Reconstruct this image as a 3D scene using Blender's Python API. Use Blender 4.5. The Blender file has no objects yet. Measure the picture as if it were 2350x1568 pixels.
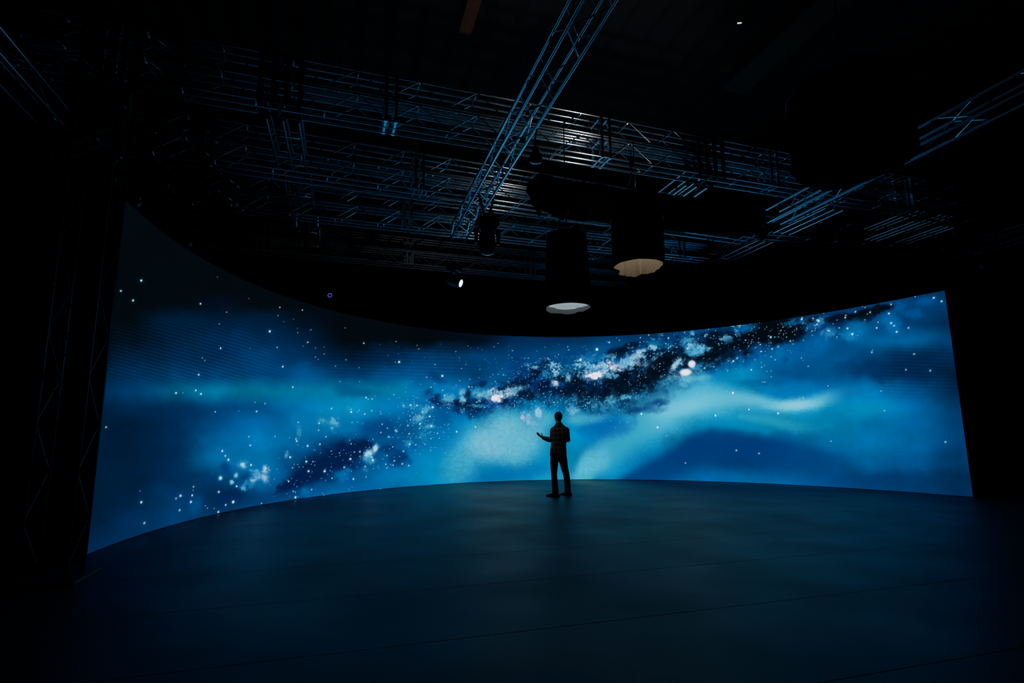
import bpy, bmesh, math, random
import numpy as np
from mathutils import Vector, Matrix, Quaternion
LAMP1, LAMP3, LAMPW, LAMPB = 2.6, 7, 60, 260
# ------------------------------------------------------------------ camera model
F_PX = 1300.0; ROLL = math.radians(-0.5); PITCH = math.atan((1000.0 - 784.0) / F_PX)
CAM_H = 1.3
_c, _s = math.cos(ROLL), math.sin(ROLL); _cp, _sp = math.cos(PITCH), math.sin(PITCH)
def px_ray(u, v):
    x = (u - 1175.0) / F_PX; y = (784.0 - v) / F_PX
    x, y = _c * x - _s * y, _s * x + _c * y
    return (x, _cp - y * _sp, _sp + y * _cp)
def at_z(u, v, z):
    d = px_ray(u, v); t = (z - CAM_H) / d[2]
    return (d[0] * t, d[1] * t, z)
def at_y(u, v, Y):
    d = px_ray(u, v); t = Y / d[1]
    return (d[0] * t, Y, CAM_H + d[2] * t)
def px_of(X, Y, Z):
    Z = Z - CAM_H
    Yf = Y * _cp + Z * _sp; Zu = -Y * _sp + Z * _cp
    x = X / Yf; y = Zu / Yf
    x, y = _c * x + _s * y, -_s * x + _c * y
    return 1175.0 + F_PX * x, 784.0 - F_PX * y
# ------------------------------------------------------------------ LED wall plan (floor points of its curved face)
WALL_PX = [(200,1275),(290,1240),(400,1205),(500,1182),(600,1160),(700,1144),(850,1126),(1000,1114),(1150,1105),
           (1285,1102),(1450,1102),(1600,1105),(1800,1113),(2000,1125),(2233,1142)]
LED_H = 3.27 * CAM_H
def led_plan(n):
    P = np.array([at_z(u, v, 0.0)[:2] for u, v in WALL_PX])
    az = np.arctan2(P[:, 0], P[:, 1]); r = np.hypot(P[:, 0], P[:, 1])
    co = np.polyfit(az, 1.0 / r, 7)
    a = np.linspace(az[0], az[-1], 400); rr = 1.0 / np.polyval(co, a)
    Q = np.stack([np.sin(a) * rr, np.cos(a) * rr], 1)
    L = np.concatenate([[0], np.cumsum(np.hypot(*np.diff(Q, axis=0).T))])
    # columns spaced evenly in view angle mixed with arc length
    s = np.linspace(0, 1, n); la = L / L[-1]; aa = np.linspace(0, 1, 400)
    t = np.interp(s, 0.5 * la + 0.5 * aa, L)
    return np.stack([np.interp(t, L, Q[:, 0]), np.interp(t, L, Q[:, 1])], 1), L[-1]
# ------------------------------------------------------------------ the picture shown on the LED wall: a painted night sky
_PAL = dict(k=(2,9,15), a=(2,14,30), b=(0,28,56), c=(0,42,82), d=(0,60,110), e=(0,80,138), f=(0,98,158), g=(0,115,174),
            h=(0,134,182), i=(28,152,192), j=(60,165,197), t=(0,62,90), u=(0,90,128), v=(0,112,152))
_COL = [220,300,400,500,600,700,800,900,1000,1100,1200,1300,1400,1500,1600,1700,1800,1900,2000,2100,2200]
_ROW = [(500, 'k k k k k k k k k k k k k k k k k k d d d'), (660, 'k k k k k k k k k k k k k k k k k k c c c'), (700, 'k k k a k k k k k k k k k k k k k c d d d c'),
        (740, 'k k b b b a k k k k k k k k e e d d e d c'), (780, 'k a b c c b k k k a c c d d e e e d f f d c'), (820, 'a b c c d c b c d d d e f f f f f e d c c'),
        (860, 'b c d d d e d e e d f g g g g h e e d c b c'), (900, 'c d u v v v v v g g h h h i j h g g g e c'), (940, 'b c c d e g h g e g h h i i i i i h h f d'),
        (980, 'b b c e f g g e f h i h g i h h h h g f d'), (1020, 'b b c f g f e e g i i h g h d d e g g f d'), (1060, 'b b c g g d d f h h h h h f d d e e f e d'),
        (1100, 'b b c d f d e g h g h i h g f f f e d d c'), (1140, 'b b d c d e f f g g g g g g g f f e d d c'), (1200, 'b c d d e e f f f g g g g g g g f f e d c'),
        (1280, 'c c d d e e f f f g g g g g g g f f e d c')]
def _hash_grid(seed, n=256):
    return np.random.RandomState(seed).rand(n, n).astype(np.float32)
_GR = {}
def vnoise(x, y, seed):
    g = _GR.setdefault(seed, _hash_grid(seed))
    xi = np.floor(x).astype(int); yi = np.floor(y).astype(int)
    fx = x - xi; fy = y - yi
    fx = fx*fx*fx*(fx*(fx*6-15)+10); fy = fy*fy*fy*(fy*(fy*6-15)+10)
    x0 = xi % 256; x1 = (xi+1) % 256; y0 = yi % 256; y1 = (yi+1) % 256
    return (g[y0,x0]*(1-fx)+g[y0,x1]*fx)*(1-fy) + (g[y1,x0]*(1-fx)+g[y1,x1]*fx)*fy
def fbm(U, V, scale, seed, octv=5, gain=0.55):
    t = np.zeros_like(U); a = 1.0; n = 0.0; x = U/scale; y = V/scale
    for o in range(octv):
        t += a*vnoise(x + 17.3*o, y + 9.1*o, seed+o); n += a; a *= gain; x = x*2.03; y = y*2.03
    return t/n
def sstep(a, b, x):
    t = np.clip((x-a)/(b-a), 0, 1); return t*t*(3-2*t)
def _base(U, V):
    C = np.array([[_PAL[ch] for ch in r[1].split()[:21]] for r in _ROW], float)
    cu = np.array(_COL, float); rv = np.array([r[0] for r in _ROW], float)
    fu = np.clip(np.interp(U, cu, np.arange(len(cu))), 0, len(cu)-1.001)
    fv = np.clip(np.interp(V, rv, np.arange(len(rv))), 0, len(rv)-1.001)
    iu = fu.astype(int); iv = fv.astype(int)
    a = (fu-iu)[..., None]; b = (fv-iv)[..., None]
    a = a*a*(3-2*a)*0.6 + a*0.4; b = b*b*(3-2*b)*0.6 + b*0.4
    return (C[iv,iu]*(1-a)+C[iv,iu+1]*a)*(1-b) + (C[iv+1,iu]*(1-a)+C[iv+1,iu+1]*a)*b
def _mix(C, col, m):
    m = m[..., None]
    return C*(1-m) + np.array(col, float)*m
def _seg_dist(U, V, pts):
    """signed-width distance to a polyline: returns min over segments of dist/width"""
    best = np.full(U.shape, 1e9)
    for (x0,y0,w0),(x1,y1,w1) in zip(pts[:-1], pts[1:]):
        dx, dy = x1-x0, y1-y0
        t = np.clip(((U-x0)*dx+(V-y0)*dy)/(dx*dx+dy*dy), 0, 1)
        d = np.hypot(U-(x0+t*dx), V-(y0+t*dy))/(w0+t*(w1-w0))
        best = np.minimum(best, d)
    return best
def _blob(U, V, x, y, rx, ry, ang=0.0):
    c, s = math.cos(math.radians(ang)), math.sin(math.radians(ang))
    p = (U-x)*c + (V-y)*s; q = -(U-x)*s + (V-y)*c
    return np.sqrt((p/rx)**2 + (q/ry)**2)
RIFT = [(995,928,7),(1040,930,11),(1090,934,16),(1150,916,22),(1210,888,34),(1260,878,40),(1320,882,44),(1380,890,46),
        (1430,880,48),(1475,855,50),(1530,832,42),(1590,812,36),(1650,798,36),(1700,780,34),(1740,768,32),(1800,757,26),
        (1850,748,15),(1900,735,9),(1960,722,8),(2010,712,8),(2050,704,5)]
RIFT_L = [(640,1125,14),(690,1090,30),(740,1068,40),(790,1045,40),(835,1028,22)]
# dark patches: x, y, rx, ry, angle, strength, colour
DARK = [(1415,812,26,14,-20,.9,(0,18,40)),(1440,800,22,10,-20,.8,(0,16,36)),(1232,855,20,12,-10,.9,(0,18,46)),(1212,845,14,14,0,.5,(0,34,80)),
        (1455,790,18,7,-10,.7,(0,18,42)),(1084,884,18,9,-20,.85,(0,40,92)),(1110,878,16,8,-20,.75,(0,30,74)),(1072,905,9,13,0,.85,(0,22,56)),
        (1007,916,12,10,0,.8,(0,34,78)),(985,905,14,16,40,.6,(0,40,92)),(1005,868,25,14,30,.45,(0,44,100)),(1190,845,26,40,0,.45,(0,40,100)),
        (530,1142,32,18,10,.85,(0,36,82)),(505,1152,22,14,0,.7,(0,40,88)),(522,1078,16,12,0,.7,(0,60,120)),(560,1092,14,9,-50,.7,(0,44,96)),
        (660,1140,40,18,-10,.55,(0,52,104)),(915,1055,24,22,0,.8,(0,46,100)),(890,1030,18,16,0,.7,(0,44,96)),(860,985,48,26,-10,.55,(0,56,116)),
        (828,1068,16,10,0,.6,(0,50,104)),(420,1150,26,16,40,.55,(0,52,108)),(340,1150,70,40,0,.3,(0,40,80)),(1060,940,60,7,4,.6,(0,62,116)),
        (1000,958,60,26,0,.35,(0,72,136)),(1390,985,70,28,-4,.6,(0,98,172)),(1190,1085,90,22,-4,.4,(0,98,168)),(820,905,50,18,8,.5,(0,70,116)),
        (1480,945,40,10,-10,.5,(0,70,130)),(1510,925,26,9,-15,.7,(0,56,116)),(1455,945,30,8,-6,.6,(0,52,104)),(1740,880,60,10,0,.3,(0,70,130)),
        (2030,850,120,26,2,.5,(0,36,78)),(1960,1110,70,24,0,.35,(0,58,112)),(2080,1105,90,30,0,.3,(0,50,98)),(1700,775,60,22,-8,.8,(0,12,26)),(1765,752,62,22,-7,.97,(2,8,14)),(1800,775,40,20,-7,.8,(1,10,20)),
        (1640,775,30,18,-10,.8,(0,12,26)),(1985,725,30,10,-15,.8,(1,10,18)),(2010,712,34,7,-15,.9,(1,12,22)),(1925,740,24,14,-10,.6,(0,26,58)),
        (1805,815,12,14,0,.6,(0,52,108)),(1830,803,20,16,0,.5,(0,60,118)),(1320,815,24,10,0,.4,(0,52,110))]
# pale clouds: x, y, rx, ry, angle, strength, colour, roughness(0 soft..1 torn)
PUFF = [(1060,1062,42,46,0,.85,(70,166,196),.45),(1040,1090,34,36,0,.6,(50,160,192),.5),(1105,1012,48,42,-20,.95,(112,184,206),.35),(1160,985,48,44,0,.95,(116,186,206),.35),
        (1205,1010,44,52,0,.9,(108,184,206),.35),(1180,1040,40,34,0,.85,(100,180,204),.35),(1228,975,34,34,0,.8,(96,176,200),.3),(1130,1030,50,36,0,.9,(122,186,208),.3),
        (1255,960,26,18,0,.7,(84,172,196),.3),(1322,962,26,18,0,.7,(96,178,202),.3),(1360,962,34,12,-8,.6,(84,174,202),.3),(1345,1075,22,42,14,.9,(98,184,208),.35),
        (1372,1060,30,30,0,.6,(84,176,202),.4),(1340,1105,22,22,0,.7,(62,170,190),.4),(1315,945,16,12,0,.8,(110,180,205),.6),(1236,950,9,15,0,.9,(150,196,214),.5),
        (1201,957,6,11,0,.7,(190,200,216),.9),(1214,964,7,14,10,.6,(170,194,214),.9),(1222,972,14,10,0,.5,(130,186,206),.8),
        (1364,862,25,11,-6,1.,(222,220,228),.55),(1352,858,14,8,0,.9,(214,216,226),.7),(1388,852,12,9,-30,1.,(218,214,224),.8),(1372,842,22,7,-14,.85,(196,206,220),.8),
        (1398,838,16,9,-20,.95,(208,208,220),.7),(1417,843,15,11,0,.95,(204,208,220),.8),(1432,838,12,8,-20,.9,(196,204,218),.9),(1455,822,24,9,-36,1.,(214,210,220),.75),
        (1470,812,14,7,-30,.9,(200,206,220),.8),(1440,828,18,9,-20,.75,(120,180,205),.9),(1480,836,14,9,0,.7,(150,190,208),.95),(1462,835,10,8,0,.8,(190,204,216),.95),(1348,845,12,8,0,.75,(160,196,214),.8),
        (1350,830,30,14,-10,.5,(40,140,186),.7),(1310,850,40,12,-6,.5,(20,120,176),.8),
        (1139,914,17,11,-20,1.,(218,216,224),.6),(1130,902,18,9,-20,.9,(176,200,214),.75),(1150,905,15,10,0,.8,(170,200,214),.75),(1172,902,16,11,-10,.9,(170,200,214),.7),(1190,893,14,8,-20,.8,(140,190,208),.8),
        (1112,906,12,9,0,.7,(120,184,204),.8),(1095,904,14,9,20,.75,(86,172,200),.8),(1062,918,8,8,0,.9,(140,194,212),.5),(1060,900,8,9,0,.8,(110,182,206),.6),(1028,918,13,13,10,.85,(74,168,198),.6),
        (1100,932,18,5,0,.6,(40,150,186),.8),(1040,892,20,6,0,.5,(20,124,176),.6),(1275,880,9,9,0,.95,(206,214,224),.7),(1305,868,8,7,0,.8,(130,190,212),.6),(1260,860,18,9,0,.5,(30,140,170),.9),
        (1573,856,13,8,-6,1.,(232,222,226),.08),(1588,837,8,8,0,1.,(226,224,230),.05),(1560,866,18,7,-20,.8,(190,204,216),.7),(1578,872,26,12,-8,.9,(110,188,208),.45),(1612,868,22,10,-8,.85,(90,180,202),.45),
        (1570,884,12,6,20,.8,(80,176,200),.5),(1600,850,14,10,0,.6,(90,176,202),.8),(1552,838,16,8,-40,.9,(160,200,214),.9),(1540,868,22,14,-30,.7,(120,186,206),.98),(1530,880,30,14,-20,.5,(40,140,184),.98),
        (1600,806,22,10,-10,.85,(90,176,208),.92),(1612,800,12,8,0,.8,(120,190,212),.9),(1578,788,16,13,0,.8,(72,156,186),.6),(1578,800,8,14,0,.6,(50,140,180),.6),(1500,793,22,10,-10,.75,(16,112,158),.6),(1530,795,14,9,0,.6,(10,96,140),.7),
        (1405,922,15,9,0,.8,(84,166,196),.9),(1435,912,17,7,-10,.8,(84,170,196),.92),(1465,912,9,5,0,.6,(50,140,180),.9),(1385,930,12,9,0,.3,(50,130,160),.9),
        (1710,755,30,11,-12,.8,(0,104,170),.4),(1695,760,16,9,0,.6,(0,92,156),.5),(1790,812,14,16,0,.7,(0,104,160),.5),(1880,790,44,24,-12,.75,(0,104,170),.5),(1820,805,20,16,0,.5,(0,96,156),.5),(1905,765,18,12,-20,.75,(40,134,184),.8),
        (1962,760,34,24,-10,.8,(0,116,178),.45),(1950,772,20,12,0,.5,(20,132,186),.6),(2042,738,27,20,10,.8,(0,108,176),.5),(2050,755,16,16,0,.6,(0,104,170),.5),(2125,693,24,12,-5,.75,(0,86,160),.4),(2098,722,18,11,0,.5,(0,78,146),.5),
        (2065,706,14,12,0,.5,(0,80,150),.5),(1880,740,14,9,-20,.8,(40,130,180),.85),(1865,748,20,8,-10,.6,(10,96,160),.8),(1825,742,26,5,-8,.7,(10,90,150),.8),
        (592,1094,10,9,-30,1.,(206,212,224),.75),(608,1082,8,13,10,1.,(208,214,226),.75),(582,1104,12,7,-20,1.,(200,210,222),.8),(604,1100,11,9,0,1.,(214,216,226),.7),(556,1068,10,9,-40,.95,(150,198,218),.6),(586,1084,10,6,0,.8,(120,184,212),.7),
        (541,1093,5,6,0,.9,(140,196,216),.5),(506,1099,5,5,0,.9,(110,190,214),.4),(531,1109,5,5,0,.9,(140,200,218),.4),(560,1122,7,7,0,.8,(110,184,208),.6),(575,1116,16,6,0,.6,(40,144,186),.9),(590,1100,36,30,0,.4,(0,112,172),.4),
        (656,1046,5,8,20,.7,(80,174,206),.6),(845,1044,13,9,-40,1.,(170,204,220),.6),(861,1030,6,10,20,.95,(176,208,222),.6),(850,1058,12,8,0,.6,(70,166,200),.8),(840,1080,8,8,0,.5,(30,134,180),.5),(785,1094,15,12,0,.6,(0,116,172),.5),(795,1080,9,8,0,.5,(0,120,176),.5),
        (700,1132,12,10,0,.55,(0,110,168),.4),(450,1160,16,26,20,.55,(0,88,150),.5),(978,943,17,8,-30,.9,(140,194,210),.5),(963,960,14,9,-10,.95,(150,198,212),.6),(985,979,12,6,0,.85,(130,190,210),.6),(945,933,24,9,10,.6,(30,140,184),.7),(975,965,34,44,10,.45,(0,124,176),.5),
        (970,1000,12,18,-20,.7,(40,150,190),.97),(938,1018,9,8,0,.6,(40,148,190),.6),(686,993,8,22,0,.7,(70,164,190),.97),(742,968,20,11,0,.7,(84,170,192),.95),(766,972,10,13,0,.75,(96,174,196),.9),(742,945,20,12,0,.4,(20,144,180),.97),
        (803,940,14,9,0,.5,(50,160,186),.95),(600,1030,18,12,0,.4,(0,124,180),.3),(920,1005,34,8,0,.45,(0,98,166),.4),(1030,1000,40,20,0,.3,(0,124,180),.5)]
WAVE = [(1300,1120,14),(1340,1085,22),(1390,1050,40),(1440,1005,46),(1490,965,56),(1545,938,50),(1620,920,40),(1690,916,26),(1740,922,19),(1790,932,16),(1830,931,19),(1870,925,20),(1910,914,20),(1950,902,18)]
STARS = [(324,646,4),(277,670,3.2),(305,692,3.6),(460,699,3),(520,718,2.2),(571,687,1.8),(499,638,1.8),(576,638,1.6),(642,707,2.6),(694,713,2.6),(638,726,2),(674,734,1.6),(651,740,1.6),(503,745,2),(619,762,4),
 (683,765,2),(714,758,1.8),(711,759,1.6),(682,755,1.6),(706,787,2.8),(696,796,1.8),(724,800,1.8),(744,798,1.6),(744,814,2),(724,821,2),(730,826,1.6),(792,754,2),(835,789,2.8),(506,801,3),(574,801,1.6),(636,799,2.6),(464,823,2.2),(470,829,2.2),
 (456,862,3.2),(649,843,3.2),(672,890,3),(449,898,3.2),(461,906,3.4),(404,904,3.4),(420,904,1.8),(585,925,2.2),(608,928,2.6),(589,946,3),(494,947,2.6),(548,945,1.8),(243,983,3),(770,842,2),(824,845,2),(780,877,2),(825,877,1.8),(794,827,2),
 (571,1004,2.4),(574,1024,3),(631,1003,2.4),(664,1006,1.6),(684,971,2.6),(679,1009,2.8),(681,1014,3.2),(684,1023,1.8),(706,1025,3.4),(734,1021,3),(748,1004,2.6),(731,989,2.6),(732,973,3),(761,939,2.8),(806,947,3.4),(806,941,2),(824,943,2.2),(837,951,2.4),(853,944,2.4),(808,971,2.2),(821,970,1.8),(832,974,1.6),
 (840,914,3),(845,918,2),(854,917,2.6),(862,910,1.8),(820,947,2),(837,952,2.4),(853,944,2),(873,946,2),(874,951,2.2),(877,975,2.6),(889,984,2.4),(874,994,2.6),(908,989,3),(910,992,2.6),(892,1004,3),(856,1010,2.2),(941,956,2.4),(950,923,1.8),(926,932,2.8),(942,931,3.2),(957,932,3),(970,947,2.8),(964,974,3.4),(986,957,3.4),(993,936,4),(990,979,3.4),(942,965,2.6),(936,978,2.8),(939,997,2.8),(940,1021,3.2),(954,1022,2.6),(975,1021,2.4),(988,1035,2.2),(989,1008,2.4),(963,985,2.4),(964,1005,2.2),(955,1003,1.8),(1004,996,2.4),(1008,1007,2),(1048,992,3.2),(1029,975,2),(1091,981,3),(1018,993,2),
 (916,832,4),(907,832,2),(909,785,2),(957,794,1.8),(961,802,2),(1046,808,2.2),(1054,822,1.8),(998,838,2.2),(1015,864,4),(979,867,2.4),(989,890,2.6),(997,882,2),(1069,838,1.8),(1059,847,2.2),(1055,875,2.2),(1078,872,2),(1047,886,2),(1101,849,2),(1131,861,2.2),(1099,868,1.8),(1137,877,2.2),(1076,889,3),(1083,889,2.4),(904,907,2.4),(1016,897,2.4),(1020,909,2.6),(1029,929,2.4),(1005,928,2.2),(1065,940,2.2),(1074,795,1.8),(1134,797,1.8),(1143,789,1.8),(1176,806,2.2),(1168,816,1.6),(1175,822,2),(1251,798,1.8),(1232,807,1.5),(1303,797,2.4),(1305,804,2.2),(1282,815,2.2),(1274,819,2),(1278,822,1.5),
 (1370,803,5.4),(1332,827,5),(1398,787,3),(1393,785,1.6),(1422,782,2.4),(1443,791,2),(1470,776,2.6),(1469,787,2.4),(1489,770,2.6),(1468,794,2),(1571,765,2.4),(1534,777,3),(1618,773,2.8),(1603,778,2),(1626,757,2),(1610,790,2),(1528,790,2.6),(1553,798,2.6),(1578,801,3.4),(1534,800,2.4),(1692,823,2.8),(1690,825,2),(1711,782,2.6),(1745,792,2.6),(1741,778,2),(1765,772,2),(1786,797,2.8),(1769,775,3.6),(1746,808,2.6),(1732,827,2),(1748,844,2.4),(1755,840,1.8),(1779,827,2.6),(1772,802,3),(1770,820,2.6),(1734,799,2.2),(1748,808,2.2),(1724,850,3),(1638,843,2.6),(1670,852,2.4),(1617,846,3),(1683,830,3.4),(1706,831,2),(1760,854,2),(1770,853,2),(1770,866,2),(1755,878,2.2),(1750,878,2),
 (1682,903,4.4),(1472,951,3.8),(1509,982,4),(1530,1001,2),(1719,941,3),(1786,950,3.6),(1642,955,3.4),(1573,1064,2.6),(1690,1035,2.8),(1742,1042,2.8),(1843,914,2.6),(1836,915,1.8),(1900,887,2.4),(1839,823,2.4),(1843,828,1.6),(1855,842,2.4),(2022,899,2.4),(2030,944,2.6),(2098,814,2.8),(2079,850,2.8),(2135,852,3.2),(2170,1016,3),(1907,1014,2.4),
 (2001,810,3),(2002,805,1.8),(1814,784,3),(1820,791,2),(1821,783,2),(1797,752,2.4),(1819,763,2),(1798,769,2),(1828,756,2.2),(1840,734,3.6),(1866,732,3),(1876,736,3.4),(1879,738,4),(1875,746,3),(1870,748,2.4),(1864,761,2.4),(1864,771,2),(1900,760,3),(1904,761,2.6),(1926,754,2.6),(1921,775,2.4),(1956,768,4.2),(1968,771,2),(1945,755,3.4),(1940,730,3),(1941,725,2.6),(1963,717,3),(1985,707,2.2),(1980,704,2),(1997,718,2.8),(1991,722,2),(1985,735,2.2),(2012,754,3),(2015,741,2.6),(2045,743,3.6),(2052,749,3),(2058,763,3.4),(2040,721,3.6),(2045,700,3),(2085,754,3),(2073,684,2.2),(2100,682,2.6),(2136,671,2.6),(2143,685,3.4),(2161,693,3.4),(1912,744,2),(1921,736,2),(1870,760,2),(1829,724,2),(1841,731,2.6),(1890,720,1.8),
 (441,1139,3.2),(443,1127,2),(444,1119,2.6),(414,1140,4),(404,1146,2.8),(438,1154,4),(412,1173,3),(324,1155,4),(331,1203,3.4),(321,1130,2),(510,1037,3.6),(517,1048,3),(524,1057,3.8),(471,1163,2),(476,1168,2),(491,1169,2),(518,1161,3),(535,1154,5),(501,1177,3.4),(502,1131,3.4),(506,1099,4.6),(543,1118,3.4),(576,1069,3.6),(666,1051,3.6),(703,1061,3.6),(708,1083,3.6),(663,1106,2.6),(660,1104,2),(671,1075,2.6),(683,1068,2.2),(675,1068,1.8),(718,1061,2.6),(723,1061,1.6),(714,1067,2),(722,1034,2),(745,1083,4.2),(762,1099,2.6),(804,1055,4),(790,1074,3),(805,1046,1.8),(813,1039,2.6),(760,1037,2.4),(779,1041,2.4),(826,1038,3),(835,1041,2.4),(855,1056,3.2),(826,1049,2.4),(811,1101,3.2),(678,1131,2.4),(678,1143,4),(673,1129,2.6),(715,1125,2.6),(840,1096,2.4),(662,1107,2.6),(669,1100,2),(600,1157,2.4),(743,1138,2),(755,1138,2),(801,1125,2),(873,1124,2.4),(806,1020,2.6),(803,1012,2),
 (885,1067,2.6),(888,1075,2.4),(902,1069,2.6),(901,1027,2.6),(905,1059,2.8),(926,1037,2.8),(917,1049,2),(923,1066,3),(938,1070,2.8),(897,1068,2),(888,1047,2.6),(838,1072,2.8),(856,1058,3.4),(853,1051,3)]
def sky_srgb(U, V):
    """colour (sRGB 0..255) of the wall's picture"""
    # domain-warped copies of the coordinates give torn cloud edges
    w1 = fbm(U, V, 46, 11) - .5; w2 = fbm(U, V, 46, 31) - .5
    f1 = fbm(U, V, 15, 51, 4) - .5; f2 = fbm(U, V, 15, 71, 4) - .5
    Uw = U + 30*w1 + 16*f1; Vw = V + 24*w2 + 16*f2
    Us = U + 30*w1; Vs = V + 22*w2
    C = _base(Us, Vs)
    cl = fbm(U, V*1.25, 95, 91, 5) - .5
    C = C*(1 + .34*cl[..., None])
    n3 = fbm(U, V, 26, 111, 5, .62); n4 = fbm(U, V, 9, 131, 3, .6)
    grain = np.random.RandomState(5).rand(*U.shape) - .5
    # dark lobe below the bright wave
    xs = [1380,1400,1450,1500,1550,1590,1630,1680,1750,1820,1900,2000,2100]
    ys = [1112,1100,1072,1046,1018,990,974,978,996,1008,1024,1048,1056]
    cv = np.interp(U + 6*w1, xs, ys)
    lobe = sstep(-4, 26, V - cv)*(1 - sstep(48, 120, V - cv))*sstep(1380, 1440, U)*(1 - sstep(1760, 2000, U))
    C = _mix(C, (0,58,120), .85*lobe)
    d = _seg_dist(U + 14*w1, V + 10*w2, WAVE) + .9*grain*sstep(.5, .9, _seg_dist(U, V, WAVE))*.45
    wv = (1 - sstep(.12, 1.35, d))
    wc = np.array((62,168,196.)) + (np.array((108,188,210.)) - np.array((62,168,196.)))*(sstep(1450, 1540, U) + (1 - sstep(1370, 1410, U)))[..., None]
    ws = (.88*wv*sstep(1290, 1340, U)*(1 - .95*sstep(1870, 1950, U)))[..., None]
    C = C*(1-ws) + wc*ws
    C = _mix(C, (150,202,216), .88*(1 - sstep(.1, 1, _blob(U, V, 1826, 931, 76, 19, -3) + .25*grain)))
    C = _mix(C, (128,194,214), .8*(1 - sstep(.1, 1, _blob(U, V, 1570, 936, 110, 28, -14) + .2*grain)))
    d2 = _seg_dist(U, V, [(1700,957,8),(1760,966,13),(1830,982,15),(1900,985,12)]) + .8*grain
    C = _mix(C, (50,164,192), .55*(1 - sstep(.2, 1.3, d2))*(1 - sstep(1800, 1900, U)))
    # dark rifts
    dr = _seg_dist(Uw, Vw, RIFT) + (n4-.5)*.55
    core = 1 - sstep(.40, 1.30, dr + .25*(n3-.5))
    C = _mix(C, (0,44,96), .5*(1 - sstep(.9, 2.0, dr))*sstep(1000, 1100, U))
    ramp = sstep(1000, 1600, U)[..., None]
    rc = np.array((0,26,66.))*(1-ramp) + np.array((1,11,22.))*ramp
    tex = (n3-.5)[..., None]
    rc = np.clip(rc*(1 + 1.2*tex) + np.array((4,50,100.))*(np.clip(tex*3.2 - .12, 0, 1))*(1 - .45*ramp), 0, 255)
    C = C*(1-core[..., None]*.96) + rc*core[..., None]*.96
    dl = _seg_dist(Us + 14*f1, Vs + 14*f2, RIFT_L) + (n3-.5)*.7
    C = _mix(C, (0,28,70), .95*(1 - sstep(.3, 1.4, dl)))
    for x, y, rx, ry, an, st, col in DARK:
        m = np.abs(U-x) < 3*max(rx, ry); 
        b = _blob(Us + 8*f1, Vs + 8*f2, x, y, rx, ry, an) + (n3-.5)*.7
        C = _mix(C, col, st*(1 - sstep(.35, 1.3, b)))
    n5 = (fbm(U, V, 13, 151, 5, .68) - .5)*2.0
    n6 = (fbm(U, V, 6, 171, 3, .7) - .5)*2.0
    def puffs(sub, crisp=False):
        for x, y, rx, ry, an, st, col, ro in sub:
            k = 2.4*max(rx, ry) + 30
            sel = (np.abs(U-x) < k) & (np.abs(V-y) < k)
            if not sel.any(): continue
            u = U[sel]; v = V[sel]; big = max(rx, ry) > 20
            q = 2. if big else 5.*ro
            b = _blob(u + q*f1[sel]*2, v + q*f2[sel]*2, x, y, rx*1.12, ry*1.12, an)
            if ro >= .94:                                  # star dust: a speckled glow
                gl = np.exp(-1.3*_blob(u + 6*f1[sel], v + 6*f2[sel], x, y, rx*.8, ry*.8, an)**2)
                m = st*gl*(.35 + .65*sstep(-.25, .35, grain[sel] + .7*n6[sel]))
            elif big and ro <= .5:
                val = 1.0 - b + .22*ro*n5[sel] + grain[sel]*.30*sstep(.3, .75, b)
                m = st*sstep(-.28, .85, val)
            else:
                val = 1.05 - b + ro*(.9*n5[sel] + .6*n6[sel])
                mh = ((.3 if crisp else .75)*st*sstep(-.45, .55, val))[:, None]
                halo = .45*np.array(col, float) + .55*np.array((0,104,176.))
                C[sel] = C[sel]*(1-mh) + halo*mh
                m = st*(sstep(.28, .52, val) if crisp else sstep(.1, .75, val)) if ro > .2 else st*sstep(-.1, .5, val)
            shade = 1 + .22*ro*n6[sel]
            c = C[sel]; C[sel] = c*(1-m[:, None]) + np.array(col, float)*m[:, None]*shade[:, None]
    puffs(PUFF)
    # small torn cloudlets and dark filaments along the rift
    P = np.array(RIFT); vc = np.interp(U, P[:, 0], P[:, 1]); wd = np.interp(U, P[:, 0], P[:, 2])
    q = (V - vc)/wd + .5*(n3-.5)
    band = (np.exp(-((q+.95)/.55)**2) + .55*np.exp(-((q-1.0)/.4)**2) + .22*np.exp(-(q/.8)**2))
    band = band*sstep(1000, 1050, U)*(1 - .75*sstep(1660, 1760, U))*(1 - sstep(1900, 2000, U))
    g = fbm(U, V*1.1, 22, 191, 6, .72)
    tt = sstep(.53, .70, g)*np.clip(band, 0, 1)
    hl = np.array((176,212,226.)) - np.array((90,60,40.))*(sstep(.2, .7, q)[..., None])
    hi = np.array((14,132,188.))*(1-tt[..., None]) + hl*tt[..., None]
    mm = (.8*sstep(.05, .5, tt))[..., None]*(1 - .35*(q > 0))[..., None]
    C = C*(1-mm) + hi*mm
    rg = 1 - np.abs(2*fbm(U + 20*f1, V + 20*f2, 26, 211, 4, .6) - 1)
    dk = .72*sstep(.90, .985, rg)*np.clip(band*1.2, 0, 1)*sstep(1000, 1060, U)
    C = _mix(C, (0,22,54), dk)
    puffs([p for p in PUFF if 1000 < p[0] < 1660 and max(p[2], p[3]) <= 26 and p[5] >= 1. and p[7] <= .6], True)
    # faint scan lines of the panel rows
    r = .5 + .5*np.sin(2*np.pi*(V - .26*(U-230) + 8*np.sin(U/210.))/8.0)
    k = sstep(715, 775, V)*(1 - sstep(850, 895, V))*(1 - sstep(430, 760, U))
    C = C*(1 - (.24*k*(1-r))[..., None]) + np.array((2,26,36.))*(k*r*.25)[..., None]
    r2 = .5 + .5*np.sin(2*np.pi*(V - .03*(U-900))/8.0)
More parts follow.
